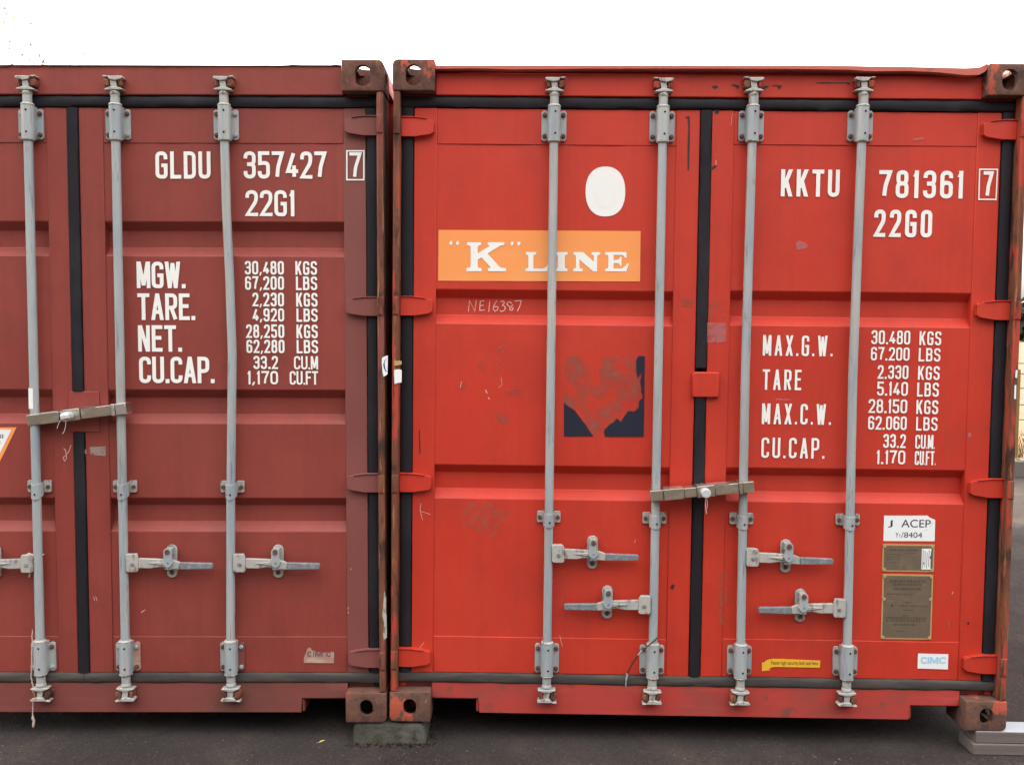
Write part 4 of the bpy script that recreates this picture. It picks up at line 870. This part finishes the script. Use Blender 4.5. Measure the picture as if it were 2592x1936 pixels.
A = on_y(70, 1064, -.012); B = on_y(321, 1033, -.012); ml = on_y(180, 1052, -.012).x-(A.x+B.x)/2
lk = bar_lock('steel bar lock with clear plastic tag across the maroon doors', A, B, 'steel_olive', ml, 'steel_highlight')
kk = MB(); kk.lathe([(.004, -.012), (.017, -.008), (.019, .004), (.014, .013), (.004, .016)], ml+.006, -.062, 'tie', 14); kk.build('plastic_tag', lk)
lock_tail(lk, [(ml-.01, -.06, -.008), (ml-.026, -.058, -.026), (ml-.038, -.05, -.044)], .0012, 'tie'); lock_tail(lk, [(ml+.006, -.06, -.01), (ml, -.058, -.038), (ml-.012, -.05, -.058), (ml-.02, -.05, -.066)], .0012, 'tie')

# ------------------------------------------------------------------ wire seal and twine
def wobble(pts, n, amp, seed):
    rr = random.Random(seed); out = []
    for a, b in zip(pts, pts[1:]):
        for i in range(n): out.append(Vector(a).lerp(Vector(b), i/n)+Vector((rr.uniform(-amp, amp), rr.uniform(-amp, amp)*.5, 0)))
    return out+[Vector(pts[-1])]
cb = empty('cable_seal', on_y(1640, 1640, .0)); o = cb.location
def rel(px, py, y): return on_y(px, py, y)-o
k = MB(); k.tube([rel(1668, 1608, .026), rel(1664, 1614, .002), rel(1650, 1626, -.006), rel(1640, 1634, -.006), rel(1625, 1648, -.002), rel(1612, 1662, .012), rel(1600, 1680, .030), rel(1592, 1696, .040), rel(1588, 1706, .044)], .0030, 'wire', 8); k.build('cable', cb)
k = MB(); k.tube([rel(1626, 1646, -.002), rel(1616, 1657, .008)], .0042, 'galv_warm', 8); k.tube([rel(1588, 1704, .044), rel(1585, 1720, .046)], .0048, 'galv_warm', 8); k.tube([rel(1585, 1720, .046), rel(1584, 1737, .046)], .0022, 'galv_warm', 6); k.build('ferrule', cb)
tag(cb, 'cut dark wire seal hanging from the lower bracket beside the centre of the red doors', 'cable')
tw = empty('twine', on_y(85, 1450, 0.)); o = tw.location
k = MB(); y = .004
k.tube(wobble([rel(72, 1400, .0), rel(82, 1404, -.006), rel(98, 1406, -.004), rel(110, 1403, .012), rel(108, 1406, .04), rel(90, 1405, .046), rel(76, 1402, .02), rel(72, 1400, .0)], 2, .001, 1), .0032, 'twine', 7)
k.tube(wobble([rel(72, 1400, .0), rel(70, 1412, -.004), rel(74, 1440, -.004), rel(74, 1460, .0)], 3, .002, 2), .0030, 'twine', 7)
k.tube(wobble([rel(80, 1404, .046), rel(84, 1460, .044), rel(83, 1520, .042), rel(82, 1600, .040), rel(80, 1660, .02), rel(78, 1712, .012), rel(83, 1730, .010), rel(84, 1775, .005), rel(83, 1818, .005)], 6, .0022, 3), .0026, 'twine', 7)
k.tube(wobble([rel(83, 1812, .005), rel(85, 1822, .005), rel(84, 1840, .005)], 3, .002, 4), [.004, .006, .0055, .0045, .005, .005, .002], 'twine', 7)
k.build('strand', tw)
tag(tw, 'pale frayed twine tied round a maroon door rod and hanging to the ground', 'string')

# ------------------------------------------------------------------ supports
def block(name, pts, y0, y1, m, bev): k = MB(); k.prism(pts, y0, y1, m); return k.build(name, bevel=bev)
k = MB(); nb = 18; rq = random.Random(2)
tl, tr_ = -.149, .142
vs = []
k.prism([(tl, GZ-.02), (tr_+.004, GZ-.02), (tr_+.002, GZ+.03), (tr_-.006, -.020), (tr_-.02, -.0105), (.05, -.0125), (-.03, -.010), (tl+.03, -.0125), (tl+.006, -.018), (tl+.002, GZ+.04)], .006, .40, 'concrete'); bl = k.build('concrete_block', bevel=.012, seg=3)
tag(bl, 'mossy concrete block under the meeting corners of both containers', 'block')
ty = -.0005; mid_z = (ty+GZ)/2
k = MB(); k.box(2.318, 3.9, -.004, .105, mid_z+.0015, ty-.0025, 'plank'); k.box(2.322, 3.895, -.002, .103, ty-.0023, ty-.0008, 'plank_top'); a = k.build('plank', bevel=.003)
tag(a, 'upper grey plank with whitened top under the right corner of the red container', 'plank', 'planks under the red container')
k = MB(); k.box(2.306, 3.9, -.010, .125, GZ, mid_z-.0015, 'plank'); a = k.build('plank.001', bevel=.004)
tag(a, 'lower grey plank lying on the asphalt under the right corner of the red container', 'plank', 'planks under the red container')

# moss and dirt at the block's foot, grit and a leaf on the asphalt
k = MB(); rg = random.Random(9)
for i in range(800):
    x = rg.uniform(-3.2, 3.6); y = rg.uniform(-1.15, .02); s = rg.uniform(.0012, .0032) if rg.random() < .95 else rg.uniform(.003, .005)
    p = Vector((x, y, GZ+s*.3)); vs = [p+Vector((math.cos(a+rg.uniform(-.3, .3))*s, math.sin(a)*s*rg.uniform(.6, 1.2), 0)) for a in (0, 1.26, 2.5, 3.77, 5.0)]+[p+Vector((0, 0, s*rg.uniform(.5, .9)))]
    k.add(vs, [(0,1,5),(1,2,5),(2,3,5),(3,4,5),(4,0,5)], 'pebble')
tag(k.build('grit', smooth=False), 'pale grit scattered over the dark asphalt', 'grit', kind='stuff')
k = MB(); rg = random.Random(12)
for i in range(900):
    a = rg.random(); x = tl-.02+a*(tr_-tl+.05); y = .004-abs(rg.gauss(0, .016)) if i % 5 else rg.uniform(0, .3); x = x if i % 5 else tr_+abs(rg.gauss(0, .02))
    h = rg.uniform(.002, .008)*(1.4 if a > .45 else .6); p = Vector((x, y, GZ)); d = Vector((rg.uniform(-.01, .01), rg.uniform(-.01, .004), h)); s = rg.uniform(.002, .006)
    k.add([p+Vector((-s, 0, 0)), p+Vector((s, 0, 0)), p+d], [(0, 1, 2)], 'moss')
tag(k.build('moss', smooth=False), 'dark moss and dirt along the foot of the concrete block', 'moss', kind='stuff')
lp = ground(815, 1877); k = MB()
k.add([(-.022,-.014,.002),(-.008,-.017,.006),(.010,-.004,.010),(.021,.013,.006),(.004,.015,.010),(-.013,.004,.008),(-.002,-.001,.004)], [(0,1,6),(1,2,6),(2,3,6),(3,4,6),(4,5,6),(5,0,6)], 'leaf_y')
k.tube([(-.022, -.014, .002), (-.034, -.02, .002)], .0012, 'leaf_y', 5)
lf = k.build('fallen_leaf'); lf.location = lp; lf.scale = (.55, .55, .55); tag(lf, 'small yellow fallen leaf on the asphalt in front of the maroon container', 'leaf')

# ------------------------------------------------------------------ tree behind the maroon container (upper left)
te = empty('autumn_tree', (-7.7, 9.4, GZ))
k = MB(); rtree = random.Random(31)
k.tube([(0,0,-.05),(.05,.02,1.2),(-.04,.05,2.6),(.06,0,3.9),(.1,.03,5.2),(.05,0,6.3)], [.17,.14,.115,.085,.05,.02], 'bark', 10)
tips = []
for i in range(26):
    z = 2.6+i*.14; a = i*2.4; l = 1.5-.03*i; b0 = Vector((.03, .02, z)); b1 = b0+Vector((math.cos(a)*l*.5, math.sin(a)*l*.5, .35)); b2 = b0+Vector((math.cos(a)*l, math.sin(a)*l, .55+rtree.uniform(-.2, .3)))
    k.tube([b0, b1, b2], [.028, .016, .005], 'bark', 6); tips += [b1, b2, b1.lerp(b2, .5)]
org = Vector((-7.7, 9.4, GZ)); hero = []
for px, py in ((24,122),(57,115),(57,140),(38,42),(18,36),(79,60),(173,152),(175,143),(110,155),(25,105),(45,105),(39,50),(100,142),(12,22),(213,138),(30,165),(108,162),(78,115),(10,58)):
    hero.append(on_y(px, py, 9.2+rtree.uniform(-.4, .4))-org)
for hx_ in hero[::3]:
    b0 = Vector((.08, .02, max(hx_.z-1.0, 3.2))); k.tube([b0, b0.lerp(hx_, .55)+Vector((0, 0, .15)), hx_], [.012, .004, .0018], 'bark', 5)
k.build('trunk', te)
k = MB()
def leaf(p, s, m, face=0):
    n = Vector((rtree.uniform(-1, 1), rtree.uniform(-1, 1)-face, rtree.uniform(-1, 1))).normalized(); u = n.orthogonal().normalized(); v = n.cross(u); a = rtree.uniform(0, 3.1); u, v = u*math.cos(a)+v*math.sin(a), v*math.cos(a)-u*math.sin(a)
    k.add([p-u*s, p-u*s*.2+v*s*.55, p+u*s, p-u*s*.1-v*s*.55], [(0, 1, 2, 3)], m)
for hx_ in hero: leaf(hx_, rtree.uniform(.040, .060), rtree.choice(['autumn', 'autumn2']), 2.)
for tp in tips:
    for i in range(26): leaf(tp+Vector((rtree.gauss(0, .22), rtree.gauss(0, .22), rtree.gauss(0, .18))), rtree.uniform(.025, .05), rtree.choice(['autumn', 'autumn2', 'autumn2']))
k.build('crown', te, smooth=False)
tag(te, 'thin autumn tree standing behind the maroon container with a few leaves against the sky', 'tree')
